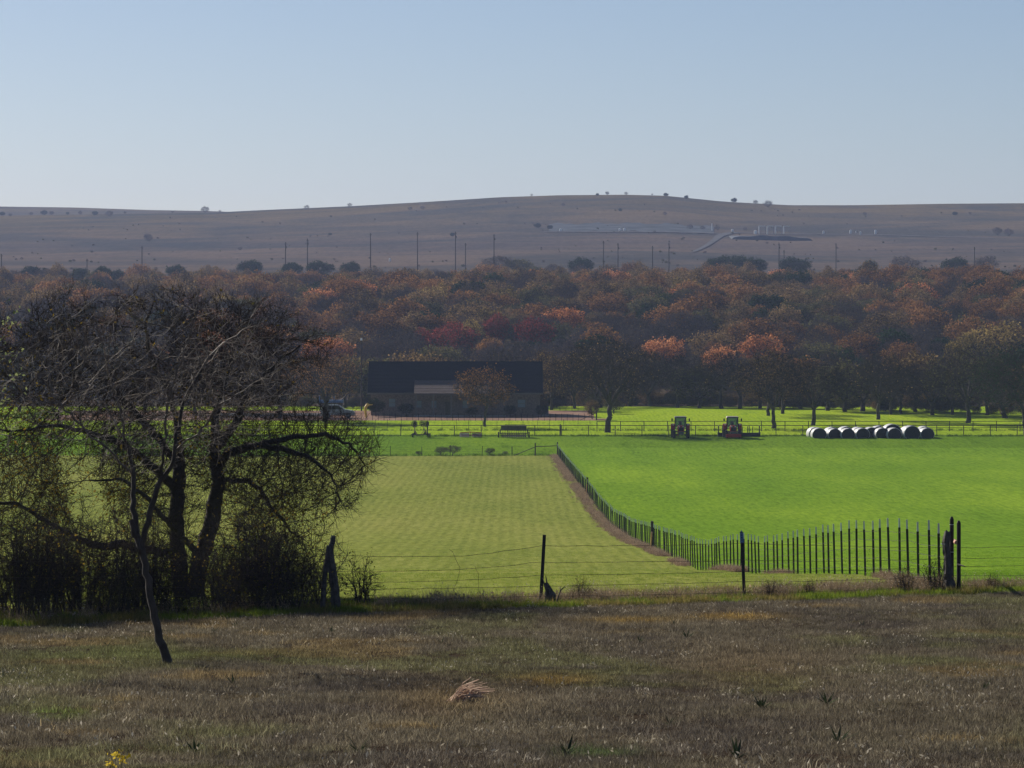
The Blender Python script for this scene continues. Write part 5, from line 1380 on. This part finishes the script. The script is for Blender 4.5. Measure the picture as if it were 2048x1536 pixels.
# small blue boat-like trailer frame behind the car with a raised boom
g = Gp(664, 556.); tr_ = thing('utility_trailer', 'bluish trailer with a raised slanting boom standing behind the silver car', 'trailer', tuple(g))
m2 = MB(); m2.box(-2., 1.8, -.8, .8, 1.9, 2.3).box(-2., -1.9, -.8, .8, 2.3, 3.).box(.3, .4, -.8, .8, 2.3, 2.8); part('bed', m2.mesh('bed', 'blue_tip'), tr_)
m2 = MB(); m2.path([(1.4, 0, 2.2), (3.4, 0, 4.2)], [.10, .05], 8); part('boom', m2.mesh('boom', 'pipe_rust'), tr_)
m2 = MB()
for x in (-1.8, 1.6): m2.box(x - .1, x + .1, -.7, .7, .5, 1.9)
part('stand', m2.mesh('stand', 'gray_paint'), tr_)
for x in (-.8, .6): m2 = MB(); m2.ring((x, -.85, .4), .2, .42, .25, 'y', 16); part('wheel', m2.mesh('wheel', 'rubber'), tr_)
# pale gravel drive left of the car
Yd = 556.; 
m2 = MB(); pts = [(430, 551), (690, 551), (690, 563), (430, 563)]
V4 = []; nx, ny = 24, 4
for j in range(ny + 1):
    for i in range(nx + 1):
        px = 430 + 225 * i / nx; Y = 550 + 13 * j / ny; x = PX(px, Y); V4.append((x, Y, hz(x, Y) + .012))
ff = [(j * (nx + 1) + i, j * (nx + 1) + i + 1, (j + 1) * (nx + 1) + i + 1, (j + 1) * (nx + 1) + i) for j in range(ny) for i in range(nx)]
m2.poly(V4, ff); structure(m2.obj('gravel_drive', 'pad_gravel'))
# yard lamp on a pole left of the roof, white dots
g = Gp(723, 572); lp = thing('yard_light', 'white yard light on a dark pole at the left end of the roof', 'lamp post', tuple(g)); h = PP(723, 682, 572)[2] - g[2]
m2 = MB(); m2.cyl((0, 0, -.3), (0, 0, h), .12, .09, n=8); part('pole', m2.mesh('pole', 'pole_wood'), lp)
m2 = MB(); m2.cyl((0, 0, h), (0, 0, h + .5), .05, n=6).path([(0, 0, h + .3), (0, -.4, h + .45)], .04, 6); part('arm', m2.mesh('arm', 'gray_paint'), lp)
m2 = MB(); m2.cyl((0, -.45, h + .1), (0, -.45, h + .5), .2, .12, n=12); part('lamp', m2.mesh('lamp', 'white_paint'), lp)

# ------------------------------------------------------------------ farm machines
def tractor(name, label, px, Y):
    g = Gp(px, Y); t = thing(name, label, 'tractor', tuple(g), 0, 'red tractors parked by the pipe fence', (1.06, 1.06, 1.08))
    m2 = MB()
    m2.extr_y([(-.36, .85), (-.42, 1.0), (-.40, 1.45), (-.28, 1.60), (.28, 1.60), (.40, 1.45), (.42, 1.0), (.36, .85)], -2.0, -.3); part('hood', m2.mesh('hood', 'red_paint'), t)
    m2 = MB(); m2.box(-.30, .30, -2.04, -2.002, .92, 1.38)
    for i in range(5): m2.box(-.27, .27, -2.06, -2.041, .97 + .08 * i, 1.0 + .08 * i)
    part('grille', m2.mesh('grille', 'seat_black'), t)
    for x in (-.24, .24): m2 = MB(); m2.cyl((x, -2.07, 1.47), (x, -1.98, 1.47), .085, n=10); part('headlight', m2.mesh('headlight', 'white_paint'), t)
    m2 = MB(); m2.box(-.3, .3, -1.9, 1.2, .5, .85).box(-.75, .75, -1.6, -1.4, .42, .58).box(-.8, .8, .5, .75, .62, .82).box(-.34, .34, -2.25, -2.0, .5, .8); part('chassis', m2.mesh('chassis', 'gray_paint'), t)
    for s in (-1, 1):
        m2 = MB(); m2.ring((s * .98, .65, .80), .42, .82, .46, 'x', 26)
        for k in range(18):
            a_ = k * 2 * math.pi / 18; c_, s_ = math.cos(a_) * .815, math.sin(a_) * .815; m2.box(s * .98 - .2, s * .98 + .2, .65 + c_ - .03, .65 + c_ + .03, .80 + s_ - .03, .80 + s_ + .03)
        w_ = part('rear_wheel', m2.mesh('rear_wheel', 'rubber'), t); m2 = MB(); m2.cyl((s * .90, .65, .8), (s * 1.08, .65, .8), .42, n=16); part('rim', m2.mesh('rim', 'cream_paint'), w_)
        m2 = MB(); m2.ring((s * .88, -1.5, .5), .26, .51, .34, 'x', 22); w_ = part('front_wheel', m2.mesh('front_wheel', 'rubber'), t); m2 = MB(); m2.cyl((s * .82, -1.5, .5), (s * .96, -1.5, .5), .26, n=14); part('rim', m2.mesh('rim_f', 'cream_paint'), w_)
        m2 = MB(); m2.extr_x([(-.15, 1.0), (0.0, 1.62), (.35, 1.76), (.95, 1.76), (1.3, 1.5), (1.32, 1.4), (.95, 1.66), (.35, 1.66), (.1, 1.5), (-.05, 1.0)], s * .72 if s > 0 else -1.22, 1.22 if s > 0 else -.72); part('fender', m2.mesh('fender', 'red_paint'), t)
        m2 = MB(); m2.cyl((s * .95, -.32, 1.66), (s * .95, -.24, 1.66), .09, n=10); part('work_light', m2.mesh('work_light', 'white_paint'), t)
        m2 = MB(); m2.path([(s * .66, -.35, 2.2), (s * 1.0, -.5, 2.3)], .018, 5).box(s * 1.12 - .09 if s > 0 else -1.21, s * 1.12 + .09 if s > 0 else -1.03, -.54, -.5, 2.12, 2.46); part('mirror', m2.mesh('mirror', 'seat_black'), t)
    m2 = MB()
    for x in (-.70, .70):
        m2.path([(x * 1.03, -.35, 1.15), (x * .96, -.28, 2.52)], .06, 6).path([(x * 1.03, .55, 1.6), (x * .98, .5, 2.52)], .035, 6).path([(x * 1.0, 1.1, 1.6), (x * .95, 1.05, 2.52)], .03, 6)
    m2.box(-.74, .74, -.36, -.30, 1.1, 1.18).box(-.72, .72, 1.05, 1.1, 1.35, 1.45); cab = part('cab_frame', m2.mesh('cab_frame', 'seat_black'), t)
    m2 = MB(); m2.box(-.80, .80, -.5, 1.25, 2.52, 2.70, top=.86); part('cab_roof', m2.mesh('cab_roof', 'cream_paint'), t)
    m2 = MB(); m2.box(-.78, .78, -.52, -.505, 2.50, 2.60); part('visor', m2.mesh('visor', 'seat_black'), cab)
    for q in ([(-.68, -.33, 1.2), (.68, -.33, 1.2), (.66, -.28, 2.5), (-.66, -.28, 2.5)], [(-.68, 1.08, 1.46), (.68, 1.08, 1.46), (.66, 1.05, 2.5), (-.66, 1.05, 2.5)]):
        m2 = MB(); m2.poly(q, [(0, 1, 2, 3)]); part('window', m2.mesh('window', 'cab_glass'), t)
    for x in (-.71, .71): m2 = MB(); m2.poly([(x, -.3, 1.2), (x, 1.05, 1.6), (x * .96, 1.0, 2.5), (x * .96, -.25, 2.5)], [(0, 1, 2, 3)]); part('side_window', m2.mesh('side_window', 'cab_glass'), t)
    m2 = MB(); m2.box(-.25, .25, .45, .95, 1.2, 1.4).box(-.24, .24, .85, .97, 1.4, 2.02, top=.8); part('seat', m2.mesh('seat', 'seat_black'), t)
    m2 = MB(); m2.ring((0, .05, 1.62), .15, .19, .03, 'y', 16).path([(0, .1, 1.2), (0, .05, 1.62)], .03, 6); part('steering_wheel', m2.mesh('steering_wheel', 'seat_black'), t)
    m2 = MB(); m2.cyl((.48, -.5, 1.3), (.48, -.5, 2.35), .045, n=8); part('exhaust', m2.mesh('exhaust', 'gray_paint'), t)
    return t
t1 = tractor('tractor', 'left red tractor with a pale cab roof, parked alone by the pipe fence', 1361, 489.)
m2 = MB(); m2.path([(-.45, -2.2, .3), (-.45, -2.3, 1.2), (-.42, -1.6, 1.5)], .045, 6); part('loader_arm', m2.mesh('loader_arm', 'red_paint'), t1)
t2 = tractor('tractor', 'right red tractor standing before a wide flat implement', 1465, 489.)
m2 = MB(); m2.box(-1.0, 1.0, -2.5, -2.3, .12, .5).box(-.9, .9, -2.3, -2.28, .5, .56); part('front_blade', m2.mesh('front_blade', 'red_paint'), t2)
g = Gp(1478, 493.2 - 1.7); im = thing('box_scraper', 'wide low dark implement with upright end frames behind the right tractor', 'farm implement', tuple(g))
hwI = 40.5 * 491.5 / F
m2 = MB(); m2.box(-hwI, hwI, -.25, .25, .12, .52).box(-hwI, hwI, -.3, -.26, .0, .2); part('beam', m2.mesh('beam', 'black_steel'), im)
for s in (-1, 1):
    m2 = MB(); x = s * (hwI + .022); m2.box(x - .11, x + .11, -.6, .6, .02, .6).path([(x, -.5, .6), (x, -.5, 1.5), (x, .5, 1.5), (x, .5, .6)], .05, 6).path([(x, -.5, 1.05), (x, .5, 1.05)], .04, 5); part('end_frame', m2.mesh('end_frame', 'black_steel'), im)
for x in (.5, 1.2, 1.9):
    m2 = MB(); m2.path([(x, .1, .5), (x, .1, 1.4)], .05, 6); part('upright', m2.mesh('upright', 'black_steel'), im)

# rotary hay rake folded up
g = Gp(841, 489.5); ra = thing('hay_rake', 'folded wheel hay rake with two big spiky tined wheels held up high', 'hay rake', tuple(g))
def tined(c, r, tilt, nt=26):
    m2 = MB(); ca, sa = math.cos(tilt), math.sin(tilt)
    def P3_(a_, rr, off=0): x = rr * math.cos(a_) * ca - off * sa; y = rr * math.cos(a_) * sa + off * ca; return (c[0] + x, c[1] + y, c[2] + rr * math.sin(a_))
    for k in range(nt):
        a_ = 2 * math.pi * k / nt; m2.path([P3_(a_, r * .15), P3_(a_ + .12, r * .75), P3_(a_ + .38, r)], [.018, .016, .012], 4)
    for k in range(20):
        a_, b_ = 2 * math.pi * k / 20, 2 * math.pi * (k + 1) / 20; m2.path([P3_(a_, r * .72), P3_(b_, r * .72)], .025, 4).path([P3_(a_, r * .4), P3_(b_, r * .4)], .02, 4)
    return m2
for cx, r, tl, dy in ((-.85, .52, .25, 0), (-.75, .5, .9, .3), (.2, .48, .5, .1), (.75, .5, .2, .0), (.95, .44, 1., .3)):
    part('rake_wheel', tined((cx, dy, 1.92 - .1 * abs(cx - .1)), r, tl).mesh('rake_wheel', 'seat_black'), ra)
m2 = MB(); m2.path([(-.85, 0, 1.5), (-.82, 0, .5), (-1.1, 0, .35)], .05, 6).path([(.95, 0, 1.85), (.95, 0, .4)], .08, 6).path([(-1.3, 0, .38), (1.2, 0, .38)], .07, 6); part('frame', m2.mesh('frame', 'pipe_rust'), ra)
m2 = MB(); m2.path([(-.8, -.05, 1.5), (-.78, -.05, .8), (-.5, -.05, .4)], .06, 6).path([(.3, -.05, 1.65), (.85, -.05, .5)], .06, 6).path([(.1, -.05, .45), (.5, -.05, .95)], .05, 6); part('lift_arm', m2.mesh('lift_arm', 'pink_lit_wood'), ra)
m2 = MB(); m2.poly([(-1.0, -.02, .45), (-.45, -.02, .45), (-.75, -.02, 1.0), (-1., .1, .45), (-.45, .1, .45), (-.75, .1, 1.)], [(0, 1, 2), (5, 4, 3), (0, 3, 4, 1), (1, 4, 5, 2), (2, 5, 3, 0)]).poly([(.35, -.02, .45), (.9, -.02, .45), (.75, -.02, 1.05), (.35, .1, .45), (.9, .1, .45), (.75, .1, 1.05)], [(0, 1, 2), (5, 4, 3), (0, 3, 4, 1), (1, 4, 5, 2), (2, 5, 3, 0)]); part('hitch_plate', m2.mesh('hitch_plate', 'pipe_rust'), ra)
for x in (-1.05, 1.05, 1.3): m2 = MB(); m2.ring((x, 0, .3), .14, .3, .18, 'x', 16); part('wheel', m2.mesh('wheel', 'rubber'), ra)
# disc harrow
g = Gp(941.5, 489.7); dh = thing('disc_harrow', 'low rusty disc harrow with two gangs of discs lying in the grass', 'disc harrow', tuple(g))
for i, x in enumerate(np.linspace(-1.42, 1.42, 16)):
    if abs(x) < .1: continue
    m2 = MB(); y = .25 - abs(x) * .18; m2.cyl((x - .02, y, .3), (x + .03, y + .02, .3), .30, .26, n=16); part('disc', m2.mesh('disc', 'gray_paint' if x < .1 else 'pipe_rust'), dh)
m2 = MB(); m2.path([(-1.45, 0, .62), (0, .1, .72), (1.45, 0, .62)], .06, 6).path([(-1.3, 0, .3), (1.3, 0, .3)], .03, 5).box(-.5, .5, -.1, .5, .66, .76).path([(0, .1, .7), (0, -.4, .3)], .05, 6); part('frame', m2.mesh('frame', 'red_paint'), dh)
# grain drill
g = Gp(1027.5, 489.5); gd = thing('grain_drill', 'old grain drill with a long olive seed box on a row of discs', 'grain drill', tuple(g))
m2 = MB(); m2.extr_x([(-.3, .95), (.3, .95), (.36, 1.55), (-.36, 1.55)], -1.75, 1.75); part('seed_box', m2.mesh('seed_box', 'drill_olive'), gd)
m2 = MB(); m2.box(-1.78, 1.78, -.40, .40, 1.552, 1.62); part('lid', m2.mesh('lid', 'drill_olive'), gd)
m2 = MB(); m2.box(-1.95, 1.95, -.08, .08, .52, .64).box(-1.95, -1.8, -.3, .3, .4, 1.1).box(1.8, 1.95, -.3, .3, .4, 1.1); part('frame', m2.mesh('frame', 'black_steel'), gd)
for i in range(14):
    x = -1.6 + i * 3.2 / 13; m2 = MB(); m2.path([(x, 0, .96), (x + .04, -.1, .64)], .03, 5); part('seed_tube', m2.mesh('seed_tube', 'black_steel'), gd)
    m2 = MB(); m2.cyl((x - .015, -.15, .25), (x + .03, -.13, .25), .25, .23, n=14).box(x - .04, x + .06, -.1, .0, .25, .55); part('disc', m2.mesh('disc', 'black_steel'), gd)
for x in (-2.1, 2.1): m2 = MB(); m2.ring((x, 0, .38), .2, .40, .2, 'x', 20); w_ = part('wheel', m2.mesh('wheel', 'rubber'), gd); m2 = MB(); m2.cyl((x - .06, 0, .38), (x + .06, 0, .38), .2, n=12); part('rim', m2.mesh('rim', 'pipe_rust'), w_)
m2 = MB(); m2.path([(-1.2, -.1, 1.75), (1.6, -.1, 1.75)], .03, 5).path([(.2, -.1, 1.6), (.2, -.1, 1.78)], .04, 5); part('top_bar', m2.mesh('top_bar', 'black_steel'), gd)

# ------------------------------------------------------------------ round bales
def bale_meshes(r, seed, ln=1.5):
    rg = np.random.default_rng(seed); n = 40; A_ = MB(); rad = r * (1 + .012 * rg.normal(size=n)); rings = []
    ys_ = [-ln / 2, -ln / 2 + .06, -ln / 4, 0, ln / 4, ln / 2 - .06, ln / 2]; V_ = []
    for j, y in enumerate(ys_):
        k = .95 if j in (0, 6) else 1.0
        for i in range(n):
            a_ = 2 * math.pi * i / n; z = rad[i] * k * math.sin(a_); z = max(z, -r * .93); V_.append((rad[i] * k * math.cos(a_), y, z + r * .93))
    W = MB(); W.poly(V_, [(j * n + i, j * n + (i + 1) % n, (j + 1) * n + (i + 1) % n, (j + 1) * n + i) for j in range(6) for i in range(n)])
    ends = []
    for s, j in ((-1, 0), (1, 6)):
        E = MB(); ends.append(E)
        # spiral of rolled hay standing slightly in and out
        V2 = []; K = 7
        for q in range(K + 1):
            f = 1 - q / K * .98; yo = s * (.0 if q == 0 else .025 * ((q % 2) * 2 - 1) + .01)
            for i in range(n): x, y, z = V_[j * n + i]; V2.append((x * f * .985, y + yo - s * .012, (z - r * .93) * f * .985 + r * .93))
        fs = [(q * n + i, q * n + (i + 1) % n, (q + 1) * n + (i + 1) % n, (q + 1) * n + i) for q in range(K) for i in range(n)] + [tuple(K * n + i for i in range(n))]
        E.poly(V2, fs)
    wm = W.mesh('net_wrap', 'bale_wrap'); wm.polygons.foreach_set('use_smooth', np.ones(len(wm.polygons), bool))
    return wm, [e_.mesh('hay_end', 'bale_end') for e_ in ends]
BM = [bale_meshes(.93, 1), bale_meshes(.93, 2), bale_meshes(.97, 3)]
front = [(1637, .93, 0), (1667.5, .88, 0), (1694, .87, 0), (1723, .93, 0), (1763, .93, 0), (1786, .90, 0), (1821, 1.1, 0), (1852, .93, 0)]
FL = ['first from the left in the front row', 'second from the left in the front row', 'third from the left in the front row', 'fourth from the left in the front row', 'fifth from the left in the front row', 'sixth in the front row, just left of the tallest',
      'tallest, second from the right in the front row', 'rightmost in the front row']
def bale(px, Y, r, lb, v, rz=0.):
    g = Gp(px, Y) - np.array([0, 0, .34]); o = thing('round_bale', lb, 'hay bale', tuple(g), rz, 'white-wrapped round hay bales by the fence', (r / .86, 1, r / .97))
    part('net_wrap', BM[v][0], o); [part('hay_end', q_, o) for q_ in BM[v][1]]
for i, (px, r, dz) in enumerate(front): bale(px, 488.4 + .3 * math.sin(i * 2.), r, 'round bale in white wrap, ' + FL[i], i % 3, rng.normal(0, .04) + .17)
rear = [(1629, .93, 'behind and left of the first front one'), (1663, .93, 'peeping out left behind the second front one'), (1690, .93, 'peeping out left behind the third front one'), (1716, .93, 'behind and left of the fourth front one'), (1741, .93, 'between the fourth and fifth front ones'), (1756, .97, 'behind and left of the fifth front one'),
        (1783, 1.17, 'large one behind the gap between fifth and sixth'), (1816, 1.0, 'left behind the tallest one'), (1847, .95, 'left behind the rightmost one')]
for i, (px, r, lb) in enumerate(rear): bale(px, 490.3 + .2 * math.sin(i * 3.), r, 'round bale in white wrap, ' + lb, i % 3, .2)

# ------------------------------------------------------------------ power poles across the lower hill
PO = [(3, 508, 1230, 0), (174, 517, 1330, 0), (284, 492, 1290, 0), (571, 484, 1270, 1), (615, 477, 1290, 1), (741, 466, 1250, 0), (835, 464, 1240, 0), (911, 463, 1260, 1), (931, 486, 1330, 0), (988, 468, 1280, 1), (1207, 482, 1290, 0), (1236, 486, 1310, 1), (1305, 492, 1330, 0),
      (1338, 485, 1300, 1), (1558, 485, 1290, 1), (1568, 500, 1400, 0), (1672, 486, 1330, 0), (1949, 494, 1310, 0)]
PW = ['left of the cedars', 'above the near oak', 'just left of centre', 'right of centre', 'beyond the cedars at right']
for i, (px, ty, Y, tall) in enumerate(PO):
    g = Gp(px, Y); h = PP(px, ty, Y)[2] - g[2]
    side = 'at the left over the near trees' if px < 400 else ('over the orange oak and house' if px < 850 else ('in the cluster over the house ridge' if px < 1020 else ('left of the skyline cedars' if px < 1400 else 'right of the skyline cedars')))
    o = thing('power_pole', 'dark power pole ' + side, 'power pole', tuple(g), 0, 'power poles below the hill')
    m2 = MB(); m2.cyl((0, 0, -.5), (0, 0, h), .22, .15, n=6); part('pole', m2.mesh('pole', 'pole_wood'), o)
    m2 = MB(); m2.box(-.9, .9, -.07, .07, h - .75, h - .6); a__ = part('crossarm', m2.mesh('crossarm', 'pole_wood'), o); a__.rotation_euler = (0, 0, 1.1)
    if tall: m2 = MB(); m2.cyl((.3, 0, h - 2.2), (.3, 0, h - 1.5), .22, n=8); part('transformer', m2.mesh('transformer', 'gray_paint'), o)

# ------------------------------------------------------------------ well pad on the hill with its track
def strip(name, pts, mat, lift=.15, n=60):
    """a track over the hill: pts are (px, py of line of sight, half width)"""
    V_ = []; Q_ = []
    P_ = []
    for px, py, w_ in pts:
        Y = ground_at(px, py, 1250, 2500) if True else 0; P_.append((PX(px, Y), Y, w_))
    P_ = np.array(P_); seg = np.linalg.norm(np.diff(P_[:, :2], axis=0), axis=1); cum = np.concatenate([[0], np.cumsum(seg)]); t = np.linspace(0, cum[-1], n)
    x = np.interp(t, cum, P_[:, 0]); y = np.interp(t, cum, P_[:, 1]); w_ = np.interp(t, cum, P_[:, 2]); dx = np.gradient(x); dy = np.gradient(y); l_ = np.hypot(dx, dy); nx, ny = -dy / l_, dx / l_
    cols_ = []
    for s in (-1, -.5, 0, .5, 1): cols_.append(np.stack([x + nx * w_ * s, y + ny * w_ * s, H(x + nx * w_ * s, y + ny * w_ * s) + lift], 1))
    V_ = np.stack(cols_, 1).reshape(-1, 3); Fq = [(i * 5 + j, i * 5 + j + 1, (i + 1) * 5 + j + 1, (i + 1) * 5 + j) for i in range(n - 1) for j in range(4)]
    o = link(name, mesh_np(name, V_, [np.array(Fq)], mat)); structure(o); return o
strip('hill_track', [(1385, 505, 1.), (1412, 493, 1.4), (1428, 482, 1.7), (1440, 472, 2.4), (1456, 467.5, 3), (1475, 465.5, 3), (1510, 466.5, 3), (1600, 469, 4), (1750, 470, 3), (1990, 477, 3)], 'pad_gravel', .4, 120)
strip('pad_track', [(1085, 464.5, 4), (1200, 464.8, 4), (1300, 465.2, 4), (1440, 468, 5)], 'pad_gravel', .45, 60)
V_ = []; nx_ = 40; rws = [1900, 1935, 1970, 2005, 2040]
ya, yb_ = ground_at(1250, 463, 1300, 2400), ground_at(1250, 447, 1300, 2400)
for j in range(5):
    for i in range(nx_ + 1):
        px = 1098 + 330 * i / nx_; wob = 9 * math.sin(i * .7) + 6 * math.sin(i * 1.9 + j); Y = ya + (yb_ - ya) * j / 4 + (wob if j in (0, 4) else 0); V_.append((PX(px, Y), Y, hz(PX(px, Y), Y) + .25))
g_ = MB(); g_.poly(V_, [(j * (nx_ + 1) + i, j * (nx_ + 1) + i + 1, (j + 1) * (nx_ + 1) + i + 1, (j + 1) * (nx_ + 1) + i) for j in range(4) for i in range(nx_)]); structure(g_.obj('gravel_pad', 'site_gravel'))
# dark cut bank under the pad
Yb = ground_at(1545, 481, 1400, 2400)
bk = MB(); V_ = []; nb = 30
for i in range(nb + 1):
    px = 1462 + 165 * i / nb; hgt = 2.9 * max(0., math.sin(math.pi * i / nb)) ** .4 * (.9 + .1 * math.sin(i * .7)); x = PX(px, Yb); z = hz(x, Yb)
    V_ += [(x, Yb, z - .5), (x, Yb + 2, z + hgt), (x, Yb + 14, z + hgt + .2), (x, Yb + 60, hz(x, Yb + 60) - .2)]
fs = []
for i in range(nb):
    for j in range(3): a_ = i * 4 + j; fs.append((a_, a_ + 4, a_ + 5, a_ + 1))
simple('dark_bank', (.045, .054, .066), .9, 0, .3, .2)
bk.poly(V_, fs); structure(bk.obj('pad_bank', 'dark_bank'))
for i, px in enumerate((1518, 1534.5, 1551, 1567.5)):
    Y = ground_at(px, 468, 1500, 2400); g = Gp(px, Y); h = 16.5 * Y / F; w_ = 12.5 * Y / F
    o = thing('steel_gantry', 'white inverted-L steel frame on the hillside well pad', 'steel frame', tuple(g), 0, 'white frames on the well pad')
    m2 = MB(); m2.box(-.28, .28, -.25, .25, -1, h); part('upright', m2.mesh('upright', 'white_paint'), o)
    m2 = MB(); m2.box(.282, w_, -.2, .2, h - .35, h); part('arm', m2.mesh('arm', 'white_paint'), o)
    m2 = MB(); m2.box(w_ - .12, w_ + .12, -.12, .12, -1, h - .36); part('thin_leg', m2.mesh('thin_leg', 'gray_paint'), o)
for px, py, w_, h_, lb in ((1511, 468, 1.0, 1.3, 'white box at the left foot of the steel frames'), (1647, 467, .6, 1., 'white tank on the hillside right of the steel frames'), (1701, 467, .7, 1.3, 'white squarish tank farther right on the hillside'), (1712, 466, .35, .8, 'tiny white tank between two larger ones on the hillside'),
                          (1721, 470, .5, 1.3, 'small white upright tank lowest of the hillside group'), (1751, 468, .7, 1.5, 'white rounded tank at the right end of the hillside group'), (1121, 463, .7, 1., 'white tank alone at the left end of the hill track'),
                          (1240, 462, .7, 1., 'left of two touching white tanks on the hill track'), (1249, 462, .7, 1., 'right of two touching white tanks on the hill track'), (1424, 462, .3, 3., 'thin white mast beside the top of the pale track'), (1465, 463, .8, .8, 'small white cabin at the bend of the hill track'), (780, 523, .6, 1.2, 'tiny white tank just above the wood left of centre')):
    Y = ground_at(px, py, 1190, 2400); g = Gp(px, Y); s = Y / F
    o = thing('storage_tank', lb, 'tank', tuple(g), 0); hh = h_ * 5 * s; ww = w_ * 3.2 * s
    m2 = MB(); m2.cyl((0, 0, -.5), (0, 0, hh), ww, n=12).cyl((0, 0, hh), (0, 0, hh + ww * .3), ww, ww * .3, n=12); part('shell', m2.mesh('shell', 'white_paint'), o)
    m2 = MB(); m2.cyl((0, 0, hh + ww * .3), (0, 0, hh + ww * .3 + .3), .15, n=6); part('hatch', m2.mesh('hatch', 'gray_paint'), o)

# scrub on the hill and along its skyline
HT = [(62, 428, 7, 'bare'), (88, 424, 11, 'green'), (103, 426, 9, 'bare'), (135, 427, 6, 'green'), (160, 424, 8, 'bare'), (190, 430, 10, 'green'), (218, 432, 14, 'bare'), (250, 424, 6, 'bare'), (345, 422, 6, 'bare'), (410, 423, 15, 'bare'), (440, 424, 5, 'bare'), (613, 418, 10, 'bare'), (699, 413, 9, 'bare'),
      (1195, 391, 6, 'green'), (1215, 389, 8, 'bare'), (1252, 389, 7, 'bare'), (1332, 392, 8, 'green'), (1373, 397, 8, 'green'), (1468, 404, 10, 'green'), (1511, 407, 9, 'bare'), (1537, 414, 17, 'bare'), (1304, 390, 4, 'bare'), (1063, 391, 5, 'bare'), (1790, 412, 3, 'bare'),
      (297, 482, 18, 'bare'), (820, 420, 9, 'bare'), (845, 418, 9, 'bare'), (1012, 405, 6, 'bare'), (1075, 455, 11, 'green'), (1240, 422, 7, 'green'), (1330, 430, 9, 'bare'), (1126, 412, 8, 'bare'), (1910, 430, 9, 'green'), (1940, 428, 6, 'bare'), (1730, 430, 8, 'bare'), (905, 472, 9, 'green'), (1995, 470, 20, 'bare'), (2018, 471, 18, 'bare'),
      (1100, 458, 10, 'green'), (1380, 458, 12, 'bare'), (1405, 459, 10, 'bare'), (1435, 460, 10, 'bare'), (1490, 460, 8, 'bare'), (560, 448, 5, 'bare'), (480, 500, 8, 'bare'), (660, 470, 6, 'green'), (750, 440, 5, 'bare'), (5, 430, 9, 'green'), (20, 432, 7, 'bare'), (2045, 415, 4, 'bare')]
for px, py, hp, k in HT:
    Y = ground_at(px, py + .5, 1250, 2520); h = hp * Y / F
    sky_ = 'on the skyline' if Y > 2300 else ('high on the hillside' if Y > 2000 else 'low on the hillside')
    s_ = 'at the far left' if px < 330 else 'left of centre' if px < 900 else 'near the hilltop' if px < 1380 else 'right of the hilltop' if px < 1760 else 'at the far right'
    o = tree_at(k, px, Y, h * 1.2, h * 1.35, label='%s %s %s' % ('dark round bush' if k == 'green' else 'small bare tree', sky_, s_), name='hill_bush' if k == 'green' else 'hill_tree', group='scrub on the hill', cat='bush' if k == 'green' else 'tree'); o.location.z -= h * .22
n = 1400; r2 = np.random.default_rng(5); Y = r2.uniform(1250, 2420, n); x = r2.uniform(-.16, .16, n) * Y; k = fbm(x / 60., Y / 30., 44, 2) > .55; x, Y = x[k], Y[k]
scatter('hill_scrub', [KIND['bare'][0][1], KIND['olive'][0][1]], np.stack([x, Y, H(x, Y) - .2], 1), sc=r2.uniform(.05, .26, len(x)) ** 1.2)

# ------------------------------------------------------------------ haze
m, N, L = newmat('haze_air'); v = N.new('ShaderNodeVolumePrincipled'); v.inputs['Density'].default_value = HAZE; v.inputs['Color'].default_value = (.50, .62, 1.0, 1); v.inputs['Anisotropy'].default_value = .2
o = N.new('ShaderNodeOutputMaterial'); L.new(v.outputs[0], o.inputs['Volume'])
zt = float(GZ.max()) + 16; hb = MB(); hb.box(-1540, 1540, -330, 4600, float(GZ.min()) - 1.5, zt); hbo = hb.obj('haze', 'haze_air'); stuff(hbo)

settle_labels()
